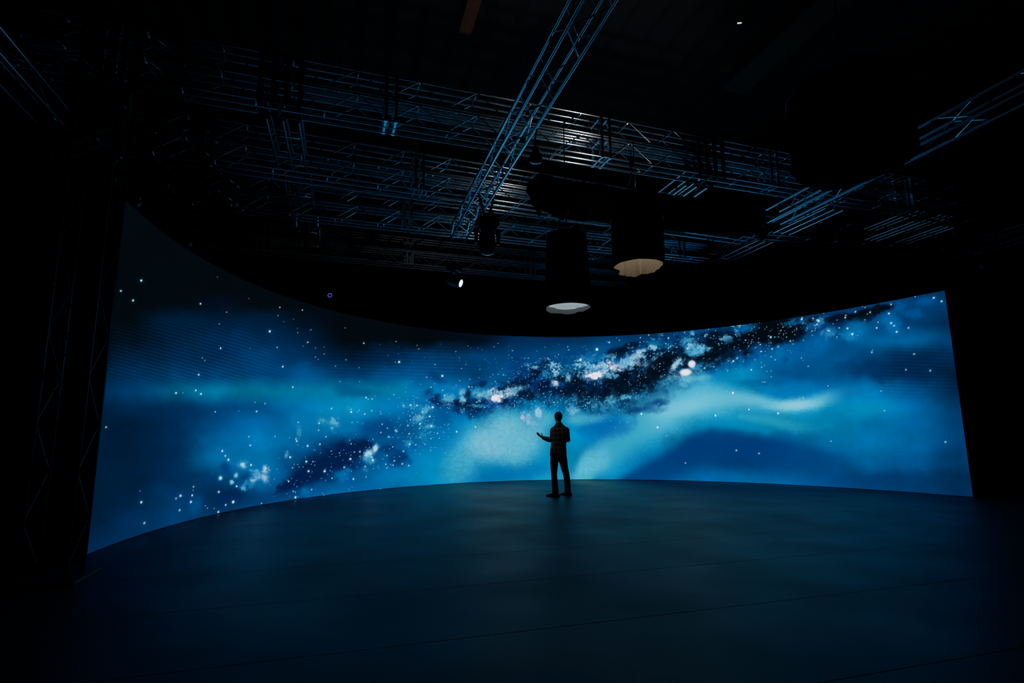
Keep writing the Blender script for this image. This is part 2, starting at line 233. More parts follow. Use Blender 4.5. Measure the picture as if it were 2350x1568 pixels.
    k2 = sstep(785, 800, V)*(1 - sstep(850, 880, V))*sstep(700, 800, U)*(1 - sstep(1000, 1150, U)) + .8*sstep(1990, 2060, U)*sstep(780, 810, V)*(1-sstep(880, 930, V))
    C = C*(1 - (.16*k2*(1-r2))[..., None])
    # stars
    rs = np.random.RandomState(21)
    S = [(x, y, r, (206,236,246), min(1., .42 + .26*(r - 1.2))) for x, y, r in STARS]
    P = np.array(RIFT); cum = (P[:, 0]-P[0, 0])/(1860.-P[0, 0])
    for i in range(520):
        t = rs.rand()**.9; x = np.interp(t, cum, P[:, 0]); y = np.interp(t, cum, P[:, 1]); w = np.interp(t, cum, P[:, 2])
        x += rs.randn()*16; y += rs.randn()*w*.95 + 2
        q = rs.rand(); col = ((150,215,235), (120,205,225), (196,226,240), (90,170,220), (150,225,220))[int(q*5)]
        S.append((x, y, .9 + 1.3*rs.rand()**2, col, .35 + .65*rs.rand()))
    for i in range(150):
        x = 960 + rs.randn()*32; y = 970 + rs.randn()*40
        S.append((x, y, .9 + 1.0*rs.rand()**2, (130,205,225), .35 + .5*rs.rand()))
    for i in range(90):
        t = rs.rand(); x = 640 + 260*t + rs.randn()*20; y = 1110 - 75*t + rs.randn()*32
        S.append((x, y, .9 + 1.2*rs.rand()**2, (140,205,230), .3 + .6*rs.rand()))
    for i in range(45):
        x = 860 + 560*rs.rand(); y = 790 + 60*rs.rand()
        S.append((x, y, .8 + .5*rs.rand(), (120,180,220), .2 + .4*rs.rand()))
    for i in range(110):
        x = 1180 + rs.rand()*200; y = 930 + rs.randn()*10
        S.append((x, y, 1.0 + 1.1*rs.rand(), (120,215,230), .4 + .5*rs.rand()))
    for i in range(140):
        x = 1260 + rs.randn()*60; y = 858 + rs.randn()*14
        S.append((x, y, 1.0 + 1.1*rs.rand(), (90,205,215), .3 + .5*rs.rand()))
    return C, S
def sky_linear(U, V):
    C, S = sky_srgb(U, V)
    H, W = U.shape
    for x, y, r, col, st in S:
        # nearest grid column / row window
        i = H//2
        for _ in range(3):
            j = int(np.argmin(np.abs(U[i] - x))); i = int(np.argmin(np.abs(V[:, j] - y)))
        if abs(V[i, j]-y) > 6 or abs(U[i, j]-x) > 8: continue
        i0, i1, j0, j1 = max(0, i-14), min(H, i+15), max(0, j-10), min(W, j+11)
        u = U[i0:i1, j0:j1]; v = V[i0:i1, j0:j1]
        rr = max(r*.60, 1.0)
        d = np.sqrt(((u-x)/rr)**2 + ((v-y)/(rr*1.1))**2)
        m = (st*(1 - sstep(.55, 1.25, d)) )[..., None]
        g = (.2*st*np.exp(-(d/2.2)**2)*(r > 2.6))[..., None]
        c = C[i0:i1, j0:j1]
        c = c*(1-g) + np.array((60,160,205.))*g
        C[i0:i1, j0:j1] = c*(1-m) + np.array(col, float)*m
    c = np.clip(C, 0, 255)/255.
    return np.where(c <= .04045, c/12.92, ((c+.055)/1.055)**2.4)
# ------------------------------------------------------------------ helpers
S = bpy.context.scene
COL = S.collection
PI = math.pi
K = CAM_H / 1.4                      # the rig was surveyed with a 1.4 m eye height
AZ = math.radians(-16.4)
E1 = Vector((math.sin(AZ), math.cos(AZ), 0)); E2 = Vector((E1.y, -E1.x, 0))
def rig(a, b, z):                     # rig grid -> world
    p = (E2 * a + E1 * b) * K
    return Vector((p.x, p.y, CAM_H + (z - 1.4) * K))
def flat(a, b, z=0.0):                # grid in metres
    p = E2 * a + E1 * b
    return Vector((p.x, p.y, z))
def tag(o, label=None, cat=None, group=None, kind=None):
    if label: o['label'] = label
    if cat: o['category'] = cat
    if group: o['group'] = group
    if kind: o['kind'] = kind
    return o
def link(name, me, mat=None, parent=None):
    o = bpy.data.objects.new(name, me); COL.objects.link(o)
    if mat is not None and me is not None and len(me.materials) == 0: me.materials.append(mat)
    if parent is not None: o.parent = parent
    return o
def empty(name, loc, rot=(0, 0, 0)):
    o = bpy.data.objects.new(name, None); COL.objects.link(o)
    o.location = loc; o.rotation_euler = rot; o.empty_display_size = .2
    return o
def finish(bm, name, smooth=True):
    me = bpy.data.meshes.new(name); bm.normal_update(); bm.to_mesh(me); bm.free()
    if smooth:
        for p in me.polygons: p.use_smooth = True
        try: me.set_sharp_from_angle(angle=math.radians(40))
        except Exception: pass
    return me
def b_tube(bm, p, q, r, n=8, r2=None):
    p = Vector(p); q = Vector(q); d = q - p; L = d.length
    if L < 1e-6: return
    m = Matrix.Translation((p + q) / 2) @ d.to_track_quat('Z', 'Y').to_matrix().to_4x4()
    bmesh.ops.create_cone(bm, cap_ends=True, segments=n, radius1=r, radius2=r if r2 is None else r2, depth=L, matrix=m)
def b_box(bm, c, size, rot=None, bevel=0.0):
    m = Matrix.Translation(c)
    if rot is not None: m = m @ rot.to_4x4()
    r = bmesh.ops.create_cube(bm, size=1.0, matrix=m @ Matrix.Diagonal((*size, 1)))
    if bevel:
        es = list({e for v in r['verts'] for e in v.link_edges})
        bmesh.ops.bevel(bm, geom=es, offset=bevel, segments=2, affect='EDGES', profile=.6)
def b_path(bm, pts, r, n=8):
    """round tube swept along points, r a number or a list"""
    pts = [Vector(p) for p in pts]; rings = []
    up = None
    for i, p in enumerate(pts):
        t = (pts[min(i+1, len(pts)-1)] - pts[max(i-1, 0)]).normalized()
        if up is None: up = t.orthogonal().normalized()
        up = (up - t*up.dot(t)).normalized(); s = t.cross(up)
        rr = r[i] if isinstance(r, (list, tuple)) else r
        rings.append([bm.verts.new(p + (up*math.cos(2*PI*k/n) + s*math.sin(2*PI*k/n))*rr) for k in range(n)])
    for A, B in zip(rings[:-1], rings[1:]):
        for k in range(n): bm.faces.new((A[k], A[(k+1) % n], B[(k+1) % n], B[k]))
    bm.faces.new(rings[0][::-1]); bm.faces.new(rings[-1])
def b_lathe(bm, prof, n=32, m=None):
    """profile [(r, z)] turned about Z"""
    rings = []
    for r, z in prof:
        ring = []
        for k in range(n):
            v = Vector((r*math.cos(2*PI*k/n), r*math.sin(2*PI*k/n), z))
            ring.append(bm.verts.new(m @ v if m is not None else v))
        rings.append(ring)
    for A, B in zip(rings[:-1], rings[1:]):
        for k in range(n): bm.faces.new((A[k], A[(k+1) % n], B[(k+1) % n], B[k]))
    return rings
# ------------------------------------------------------------------ materials
def mat(name, col, rough=.6, metal=0.0, spec=.5, bump=None, var=0.0, vscale=8.0, coat=0.0):
    m = bpy.data.materials.new(name); m.use_nodes = True; nt = m.node_tree; N = nt.nodes
    b = N['Principled BSDF']; b.inputs['Roughness'].default_value = rough; b.inputs['Metallic'].default_value = metal
    b.inputs['Specular IOR Level'].default_value = spec; b.inputs['Coat Weight'].default_value = coat
    tc = N.new('ShaderNodeTexCoord'); nz = N.new('ShaderNodeTexNoise'); nz.inputs['Scale'].default_value = vscale
    nz.inputs['Detail'].default_value = 5
    nt.links.new(tc.outputs['Object'], nz.inputs['Vector'])
    mx = N.new('ShaderNodeMix'); mx.data_type = 'RGBA'
    lo = tuple(c*(1-var) for c in col); hi = tuple(min(1, c*(1+var)) for c in col)
    mx.inputs['A'].default_value = (*lo, 1); mx.inputs['B'].default_value = (*hi, 1)
    nt.links.new(nz.outputs['Fac'], mx.inputs['Factor']); nt.links.new(mx.outputs['Result'], b.inputs['Base Color'])
    if bump:
        bn = N.new('ShaderNodeTexNoise'); bn.inputs['Scale'].default_value = bump[0]; bn.inputs['Detail'].default_value = 4
        nt.links.new(tc.outputs['Object'], bn.inputs['Vector'])
        bp = N.new('ShaderNodeBump'); bp.inputs['Strength'].default_value = bump[1]; bp.inputs['Distance'].default_value = .02
        nt.links.new(bn.outputs['Fac'], bp.inputs['Height']); nt.links.new(bp.outputs['Normal'], b.inputs['Normal'])
    return m
def emit(name, col, strength):
    m = bpy.data.materials.new(name); m.use_nodes = True; nt = m.node_tree
    nt.nodes.remove(nt.nodes['Principled BSDF'])
    e = nt.nodes.new('ShaderNodeEmission'); e.inputs['Color'].default_value = (*col, 1); e.inputs['Strength'].default_value = strength
    nt.links.new(e.outputs[0], nt.nodes['Material Output'].inputs['Surface'])
    return m
M = {}
M['alu'] = mat('brushed_aluminium', (.88, .94, .98), .18, 1.0, var=.12, vscale=30)
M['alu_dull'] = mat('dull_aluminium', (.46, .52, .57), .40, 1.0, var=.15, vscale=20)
M['alu_dark'] = mat('dimmed_dark_aluminium', (.07, .075, .08), .5, 1.0, var=.15, vscale=20)  # colour darkened so the towers look dimly lit
M['black_steel'] = mat('black_steel', (.012, .012, .013), .45, .0, .4, var=.2)
M['fixture'] = mat('black_fixture_plastic', (.010, .010, .011), .38, 0, .5, var=.2)
M['fabric'] = mat('black_molton_fabric', (.0035, .0035, .0038), .95, 0, .05, bump=(60, .25), var=.3, vscale=20)
M['drape'] = mat('black_wall_cloth', (.010, .011, .012), .95, 0, .05, bump=(3, .4), var=.3)
M['lining'] = mat('beige_lining_cloth', (.44, .38, .30), .85, 0, .15, bump=(7, .5), var=.10, vscale=9)
M['lining_grey'] = mat('grey_lining_cloth', (.34, .37, .38), .85, 0, .15, bump=(9, .4), var=.10, vscale=9)
M['ceiling'] = mat('dark_corrugated_sheet', (.016, .017, .018), .7, 0, .3, var=.3)
M['rust'] = mat('red_brown_paint', (.16, .055, .028), .7, 0, .3, bump=(12, .3), var=.35, vscale=5)
M['lens'] = mat('coated_lens_glass', (.03, .05, .08), .06, 0, .9, coat=1.0)
M['chrome'] = mat('bare_metal', (.55, .56, .58), .18, 1.0, var=.1)
# ------------------------------------------------------------------ camera
cd = bpy.data.cameras.new('camera'); cam = bpy.data.objects.new('camera', cd); COL.objects.link(cam)
right = Vector((_c, -_s*_sp*1.0, _s*_cp)); up = Vector((-_s, -_c*_sp, _c*_cp)); back = Vector((0, -_cp, -_sp))
# rows of the pixel model: image x -> (c, s), image y -> (-s, c) in the unrolled frame
right = Vector((_c, -_sp*_s, _cp*_s)); up = Vector((-_s, -_sp*_c, _cp*_c))
cam.matrix_world = Matrix(((right.x, up.x, back.x, 0), (right.y, up.y, back.y, 0), (right.z, up.z, back.z, CAM_H), (0, 0, 0, 1)))
cd.sensor_fit = 'HORIZONTAL'; cd.sensor_width = 36.0; cd.lens = F_PX * 36.0 / 2350.0
cd.clip_start = .05; cd.clip_end = 200
S.camera = cam
# ------------------------------------------------------------------ the setting
A0, A1, B0, B1, ZC = -8.5, 18.5, -4.0, 19.5, 9.6
def quad_wall(name, p, q, th):
    bm = bmesh.new(); d = (q - p); L = d.length; n = Vector((-d.y, d.x, 0)).normalized()
    # gentle vertical folds of the hanging cloth on the room side
    N = max(2, int(L/.22)); rows = []
    for z in (0, ZC):
        rows.append([bm.verts.new(p + d*(i/N) + n*(.06*math.sin(i*1.9) + .03*math.sin(i*.7+1)) + Vector((0, 0, z))) for i in range(N+1)])
    back_ = [[bm.verts.new(p + d*(i/N) - n*th + Vector((0, 0, z))) for i in range(N+1)] for z in (0, ZC)]
    for i in range(N):
        bm.faces.new((rows[0][i], rows[0][i+1], rows[1][i+1], rows[1][i]))
        bm.faces.new((back_[0][i+1], back_[0][i], back_[1][i], back_[1][i+1]))
    return tag(link(name, finish(bm, name), M['drape']), kind='structure')
quad_wall('wall_back', flat(A1, B1), flat(A0, B1), .25)
quad_wall('wall_left', flat(A0, B1), flat(A0, B0), .25)
quad_wall('wall_right', flat(A1, B0), flat(A1, B1), .25)
quad_wall('wall_front', flat(A0, B0), flat(A1, B0), .25)
# floor: dark stage covering laid in long rolls
def floor_mat():
    m = bpy.data.materials.new('dark_stage_floor'); m.use_nodes = True; nt = m.node_tree; N = nt.nodes; Lk = nt.links.new
    b = N['Principled BSDF']; b.inputs['Specular Tint'].default_value = (.35, .75, 1.0, 1); tc = N.new('ShaderNodeTexCoord'); sx = N.new('ShaderNodeSeparateXYZ')
    Lk(tc.outputs['Object'], sx.inputs[0])
    nz = N.new('ShaderNodeTexNoise'); nz.inputs['Scale'].default_value = .9; nz.inputs['Detail'].default_value = 6; Lk(tc.outputs['Object'], nz.inputs['Vector'])
    n2 = N.new('ShaderNodeTexNoise'); n2.inputs['Scale'].default_value = 55; n2.inputs['Detail'].default_value = 3; Lk(tc.outputs['Object'], n2.inputs['Vector'])
    rr = N.new('ShaderNodeMapRange'); rr.inputs['From Min'].default_value = .35; rr.inputs['From Max'].default_value = .7
    rr.inputs['To Min'].default_value = FLOOR_R[0]; rr.inputs['To Max'].default_value = FLOOR_R[1]; Lk(nz.outputs['Fac'], rr.inputs['Value'])
    Lk(rr.outputs['Result'], b.inputs['Roughness'])
    mx = N.new('ShaderNodeMix'); mx.data_type = 'RGBA'; mx.inputs['A'].default_value = (*[c*.65 for c in FLOOR_C], 1); mx.inputs['B'].default_value = (*[c*1.35 for c in FLOOR_C], 1)
    Lk(n2.outputs['Fac'], mx.inputs['Factor'])
    # seams between the rolls, every 1.27 m across the roll direction
    dv = N.new('ShaderNodeMath'); dv.operation = 'MULTIPLY_ADD'; dv.inputs[1].default_value = 1/1.27; dv.inputs[2].default_value = SEAM_OFF; Lk(sx.outputs['Y'], dv.inputs[0])
    fr = N.new('ShaderNodeMath'); fr.operation = 'FRACT'; Lk(dv.outputs[0], fr.inputs[0])
    lt = N.new('ShaderNodeMath'); lt.operation = 'LESS_THAN'; lt.inputs[1].default_value = .007; Lk(fr.outputs[0], lt.inputs[0])
    m2 = N.new('ShaderNodeMix'); m2.data_type = 'RGBA'; m2.inputs['B'].default_value = (.001, .001, .001, 1)
    Lk(lt.outputs[0], m2.inputs['Factor']); Lk(mx.outputs['Result'], m2.inputs['A']); Lk(m2.outputs['Result'], b.inputs['Base Color'])
    sp = N.new('ShaderNodeMath'); sp.operation = 'MULTIPLY_ADD'; sp.inputs[1].default_value = -FLOOR_S; sp.inputs[2].default_value = FLOOR_S; Lk(lt.outputs[0], sp.inputs[0])
    Lk(sp.outputs[0], b.inputs['Specular IOR Level'])
    bp = N.new('ShaderNodeBump'); bp.inputs['Strength'].default_value = .35; bp.inputs['Distance'].default_value = .004
    Lk(n2.outputs['Fac'], bp.inputs['Height']); Lk(bp.outputs['Normal'], b.inputs['Normal'])
    return m
FLOOR_R = (.42, .52); FLOOR_C = (.003, .024, .037); FLOOR_S = .38; FLOOR_ROT = math.radians(17.6)
fc = flat((A0+A1)/2, (B0+B1)/2)
SEAM_OFF = (fc @ Vector((-math.sin(FLOOR_ROT), math.cos(FLOOR_ROT), 0)) - 5.14)/1.27
bm = bmesh.new(); bmesh.ops.create_grid(bm, x_segments=40, y_segments=40, size=1.0)
for v in bm.verts: v.co = Vector((v.co.x*15, v.co.y*13, 0))
fl = link('floor', finish(bm, 'floor'), floor_mat()); tag(fl, kind='structure')
fl.location = fc; fl.rotation_euler = (0, 0, FLOOR_ROT)
# ceiling: dark corrugated roof sheet
bm = bmesh.new(); cl = []; n = 180
for j in (0, 1):
    cl.append([bm.verts.new(flat(A0-.3 + (A1-A0+.6)*i/n, (B0-.3, B1+.3)[j], ZC + .06*(i % 4 < 2))) for i in range(n+1)])
for i in range(n): bm.faces.new((cl[0][i+1], cl[0][i], cl[1][i], cl[1][i+1]))
tag(link('ceiling', finish(bm, 'ceiling', False), M['ceiling']), kind='structure')
# ------------------------------------------------------------------ LED wall
NX, NZ = 1300, 340
Q, LEDLEN = led_plan(NX)
zz = np.linspace(0.0, LED_H, NZ)
X = np.repeat(Q[None, :, 0], NZ, 0); Y = np.repeat(Q[None, :, 1], NZ, 0); Z = np.repeat(zz[:, None], NX, 1)
U, V = px_of(X, Y, Z)
lin = sky_linear(U, V)
co = np.stack([X, Y, Z + .012], -1).reshape(-1, 3).astype(np.float32)
idx = np.arange(NX*NZ).reshape(NZ, NX)
faces = np.stack([idx[:-1, :-1], idx[:-1, 1:], idx[1:, 1:], idx[1:, :-1]], -1).reshape(-1, 4)
me = bpy.data.meshes.new('display'); nf = len(faces)
me.vertices.add(len(co)); me.vertices.foreach_set('co', co.ravel())
me.loops.add(nf*4); me.loops.foreach_set('vertex_index', faces.ravel().astype(np.int32))
me.polygons.add(nf); me.polygons.foreach_set('loop_start', np.arange(0, nf*4, 4, dtype=np.int32))
me.update(calc_edges=True)
ca = me.color_attributes.new('picture', 'FLOAT_COLOR', 'POINT')
ca.data.foreach_set('color', np.concatenate([lin, np.ones((NZ, NX, 1))], -1).astype(np.float32).ravel())
dm = bpy.data.materials.new('led_picture'); dm.use_nodes = True; nt = dm.node_tree
nt.nodes.remove(nt.nodes['Principled BSDF'])
an = nt.nodes.new('ShaderNodeVertexColor'); an.layer_name = 'picture'
en = nt.nodes.new('ShaderNodeEmission'); en.inputs['Strength'].default_value = 1.0
nt.links.new(an.outputs['Color'], en.inputs['Color']); nt.links.new(en.outputs[0], nt.nodes['Material Output'].inputs['Surface'])
dm.cycles.emission_sampling = 'NONE'      # the wall is huge: rays find it on their own
led = empty('led_wall', (Q[NX//2, 0], Q[NX//2, 1], 0))
tag(led, 'huge curved video wall showing a blue starry milky way', 'video wall')
def child(o, par):
    o.parent = par; o.matrix_parent_inverse = par.matrix_world.inverted() if par.matrix_world != Matrix() else Matrix.Translation(-Vector(par.location))
def fix_parent(o, par):
    o.parent = par; o.matrix_parent_inverse = Matrix.LocRotScale(par.location, par.rotation_euler.to_quaternion(), None).inverted()
fix_parent(link('display', me, dm), led)
# cabinet shell behind the picture and its thin top trim
Qs = Q[np.linspace(0, NX-1, 97).astype(int)]
T = np.gradient(Qs, axis=0); T /= np.hypot(T[:, 0], T[:, 1])[:, None]
Nn = np.stack([-T[:, 1], T[:, 0]], 1)
cen = Qs.mean(0) - np.array([0, 2.0])
if ((Qs[48]-cen) @ Nn[48]) < 0: Nn = -Nn
bm = bmesh.new(); sec = [(.012, 0.0), (.012, LED_H+.02), (.14, LED_H+.02), (.14, 0.0)]
rings = [[bm.verts.new((Qs[i, 0]+Nn[i, 0]*d, Qs[i, 1]+Nn[i, 1]*d, z)) for d, z in sec] for i in range(97)]
for A, B in zip(rings[:-1], rings[1:]):
    for k in range(4): bm.faces.new((A[k], B[k], B[(k+1) % 4], A[(k+1) % 4]))
bm.faces.new(rings[0]); bm.faces.new(rings[-1][::-1])
fix_parent(link('cabinet_frame', finish(bm, 'cabinet_frame', False), M['fixture']), led)
# ------------------------------------------------------------------ trusses
def mesh_tube(L, r, n=10):
    bm = bmesh.new(); b_tube(bm, (0, 0, 0), (L, 0, 0), r, n); return finish(bm, 'chord')
def truss(label, p, q, w, H, stack=1, gap=.045, nch=3, period=.93, joint=3.7, jo=.0, rc=.021, rb=.010, m='alu', name='truss', group='lighting trusses of the overhead rig', rungs=True, phase=0.0, blocks=(), belly=False):
    """box truss from p to q (bottom chord nearest the viewer); Y of its frame is its width"""
    p = Vector(p); q = Vector(q); d = q - p; L = d.length
    t = empty(name, p, (0, -math.asin(d.z/L), math.atan2(d.y, d.x)))
    tag(t, label, 'truss', group)
    mt = M[m]
    ch = mesh_tube(L, rc)
    ys = [w*i/(nch-1) for i in range(nch)]
    rg = bpy.data.meshes.new('rung'); b = bmesh.new(); b_tube(b, (0, rc*.8, 0), (0, w-rc*.8, 0), rb*1.6, 8); b.to_mesh(rg); b.free(); 
    for pl in rg.polygons: pl.use_smooth = True
    rg.materials.append(mt); ch.materials.append(mt)
    for s in range(stack):
        z0 = s*(H+gap)
        for z in (z0, z0+H):
            for y in ys:
                link('chord', ch, None, t).location = (0, y, z)
        npd = int(L/period)
        for y in (0, w):
            bm = bmesh.new(); x = phase*period; k = 0
            while x + period/2 <= L:
                b_tube(bm, (x, y, z0+H), (x+period/2, y, z0), rb, 6)
                if x + period <= L: b_tube(bm, (x+period/2, y, z0), (x+period, y, z0+H), rb, 6)
                x += period
            link('lacing', finish(bm, 'lacing'), mt, t)
        if belly:                                             # zigzag on the bottom and the top face as well
            for zf in (z0, z0+H):
                bm = bmesh.new(); x = phase*period
                while x + period/2 <= L:
                    b_tube(bm, (x, 0, zf), (x+period/2, w, zf), rb, 6)
                    if x + period <= L: b_tube(bm, (x+period/2, w, zf), (x+period, 0, zf), rb, 6)
                    x += period
                link('lacing', finish(bm, 'lacing'), mt, t)
        elif rungs:
            x = phase*period
            while x <= L:
                if x > .05: link('rung', rg, None, t).location = (x, 0, z0+H)
                if x + period/2 < L: link('rung', rg, None, t).location = (x+period/2, 0, z0)
                x += period
    Ht = stack*H + (stack-1)*gap
    if joint:
        bm = bmesh.new()
        for y in (0, w):
            b_box(bm, (0, y, Ht/2), (.05, .05, Ht + .05))
        for s in range(stack):
            for z in (s*(H+gap), s*(H+gap)+H): b_box(bm, (0, w/2, z), (.035, w, .03))
        jm = finish(bm, 'joint_frame', False); jm.materials.append(mt)
        x = jo
        while x < L:
            for e in (-.075, .075):
                if 0 < x+e < L: link('joint_frame', jm, None, t).location = (x+e, 0, 0)
            x += joint
    for xb in blocks:
        bm = bmesh.new()
        for y in (0, w):
            for e in (-.27, -.09, .09, .27): b_box(bm, (xb+e, y, Ht/2), (.055, .05, Ht + .05))
            for z in (-.0, Ht/2, Ht): b_box(bm, (xb, y, z), (.60, .045, .05))
        for z in (0, Ht): b_box(bm, (xb, w/2, z), (.05, w, .05))
        link('corner_block', finish(bm, 'corner_block', False), M['black_steel'], t)
    return t
HB = .36*K*1.03
ACR = 'trusses running across the hall'
DEP = 'trusses running towards the wall'
truss('front double-stacked silver truss across the hall, nearest to camera', rig(-6.4, 8.44, 6.5), rig(14.6, 9.40, 6.5), .39*K, .375*K, 2, .05*K, joint=3.95*K, jo=(6.4+.55-3.95)*K, group=ACR, phase=.40, blocks=((6.4-1.15)*K, (6.4+6.87)*K))
truss('second double-stacked silver truss, just behind the black duct', rig(-5.2, 10.72, 6.5), rig(10.2, 11.93, 6.5), .50*K, .375*K, 2, .05*K, joint=3.95*K, jo=2.4, group=ACR, phase=.2)
truss('third double-stacked truss, above the top of the video wall', rig(-5.0, 13.16, 6.5), rig(10.1, 13.78, 6.5), .42*K, .375*K, 2, .05*K, joint=3.95*K, jo=2.2, group=ACR, phase=.1)
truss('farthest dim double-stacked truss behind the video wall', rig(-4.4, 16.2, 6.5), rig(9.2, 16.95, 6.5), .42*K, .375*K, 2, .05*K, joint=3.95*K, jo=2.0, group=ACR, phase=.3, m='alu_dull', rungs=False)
truss('single right-hand truss ladder continuing towards the right tower', rig(10.35, 11.62, 6.5), rig(17.0, 11.12, 6.5), .34*K, .5*K, 1, nch=2, joint=0, group=ACR, period=.82, rc=.019)
# depth trusses: X runs away from the viewer, Y to the left
zC = 6.10; kz = (zC-1.4)/5.1
truss('bright blue-lit truss overhead in the centre, running towards the wall', rig(2.92*kz, 3.2, zC), rig(2.88*kz, 14.2*kz, zC), .36*K, .30*K, 1, nch=2, joint=0, group=DEP, period=.86, rc=.027, rb=.010, belly=True)
truss('blue-lit truss on the right side passing behind the big black drum', rig(10.1*kz, 2.6, zC), rig(10.15*kz, 10.9*kz, zC), .36*K, .30*K, 1, nch=2, joint=0, group=DEP, period=1.1, rc=.027, rb=.010, belly=True)
truss('blue-lit truss at the upper left corner running towards the wall', rig(-4.57*kz, 2.6, zC), rig(-4.62*kz, 10.3*kz, zC), .36*K, .30*K, 1, nch=2, joint=0, group=DEP, period=1.1, rc=.024, rb=.009, belly=True)
zD = 6.5
def tri(label, a, b0, b1, w=.50, rc=.021, m='alu'):
    return truss(label, rig(a, b0, zD), rig(a, b1, zD), w*K, .3*K, 1, nch=3, joint=0, group=DEP, period=.98, rc=rc, m=m)
tri('left three-pipe truss between the front and the second truss', -.90, 9.20, 10.90)
tri('left three-pipe truss between the second and the third truss', -.86, 11.72, 13.18)
tri('left three-pipe truss behind the third truss, fading into the dark', -.82, 13.98, 15.9)
tri('three-pipe truss right of centre between front truss and duct', 7.12, 9.58, 11.55)
tri('three-pipe truss showing between the two hanging drums', 7.05, 12.32, 13.48)
tri('three-pipe truss behind the two hanging drums, farthest piece', 7.00, 14.16, 15.6)
tri('bright three-pipe truss at right, piece nearest the big drum', 10.93, 9.80, 11.48)
tri('bright three-pipe truss at right, lower piece slanting down to the left', 10.93, 12.05, 14.3)
tri('short three-pipe truss left of the right-hand tower', 13.62, 9.90, 11.28, .40, .018)
tri('short three-pipe truss next to the right-hand tower', 14.62, 9.95, 11.22, .40, .018)
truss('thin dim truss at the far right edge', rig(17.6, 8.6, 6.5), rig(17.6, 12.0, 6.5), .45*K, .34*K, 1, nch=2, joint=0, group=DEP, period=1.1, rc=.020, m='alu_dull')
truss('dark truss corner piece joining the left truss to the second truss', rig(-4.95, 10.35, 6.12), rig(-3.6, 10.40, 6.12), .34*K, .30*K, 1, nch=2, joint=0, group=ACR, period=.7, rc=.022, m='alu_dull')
# ------------------------------------------------------------------ support towers
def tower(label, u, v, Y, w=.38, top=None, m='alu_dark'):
    P = at_y(u, v, Y); H = top or CAM_H + 5.1*K - .05
    t = empty('support_tower', (P[0], P[1], 0), (0, 0, AZ*-1 + 0))
    t.rotation_euler = (0, 0, math.atan2(E2.y, E2.x)); tag(t, label, 'truss tower', 'support towers of the rig')
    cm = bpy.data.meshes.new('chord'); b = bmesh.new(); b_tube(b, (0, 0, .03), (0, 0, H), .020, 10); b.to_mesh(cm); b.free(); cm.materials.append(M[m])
    for pl in cm.polygons: pl.use_smooth = True
    for sx in (-1, 1):
        for sy in (-1, 1): link('chord', cm, None, t).location = (sx*w/2, sy*w/2, 0)
    for a in range(4):
        bm = bmesh.new(); R = Matrix.Rotation(a*PI/2, 3, 'Z'); z = .1; k = 1
        while z + .45 < H:
            b_tube(bm, R @ Vector((-k*w/2, -w/2, z)), R @ Vector((k*w/2, -w/2, z+.45)), .009, 6); z += .45; k = -k
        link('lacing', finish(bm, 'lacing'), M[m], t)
    bm = bmesh.new(); b_box(bm, (0, 0, .015), (w+.25, w+.25, .03), bevel=.005); link('base_plate', finish(bm, 'base_plate', False), M['black_steel'], t)
    return t
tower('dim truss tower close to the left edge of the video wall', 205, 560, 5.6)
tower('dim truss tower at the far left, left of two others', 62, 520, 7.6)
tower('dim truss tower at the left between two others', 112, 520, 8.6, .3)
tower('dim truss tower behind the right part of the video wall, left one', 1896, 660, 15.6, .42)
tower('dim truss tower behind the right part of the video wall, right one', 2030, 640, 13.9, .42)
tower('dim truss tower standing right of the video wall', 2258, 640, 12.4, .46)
# ------------------------------------------------------------------ roof beams
def beam(label, a, b0, b1, z, w, h):
    p = rig(a, b0, z); q = rig(a, b1, z); d = q - p
    bm = bmesh.new(); L = d.length; t = .05
    b_box(bm, (L/2, 0, t/2), (L, w, t)); b_box(bm, (L/2, 0, h-t/2), (L, w, t)); b_box(bm, (L/2, 0, h/2), (L, t, h-2*t))
    o = link('roof_beam', finish(bm, 'roof_beam', False), M['rust']); o.location = p; o.rotation_euler = (0, 0, math.atan2(d.y, d.x))
    return tag(o, label, 'beam', 'steel roof beams')
beam('faint red-brown roof beam at the top right', 8.1, 2.0, 9.8, 9.0, .55, .5)
beam('faint red-brown roof beam left of the central truss', 1.93, 2.0, 9.6, 9.0, .22, .4)
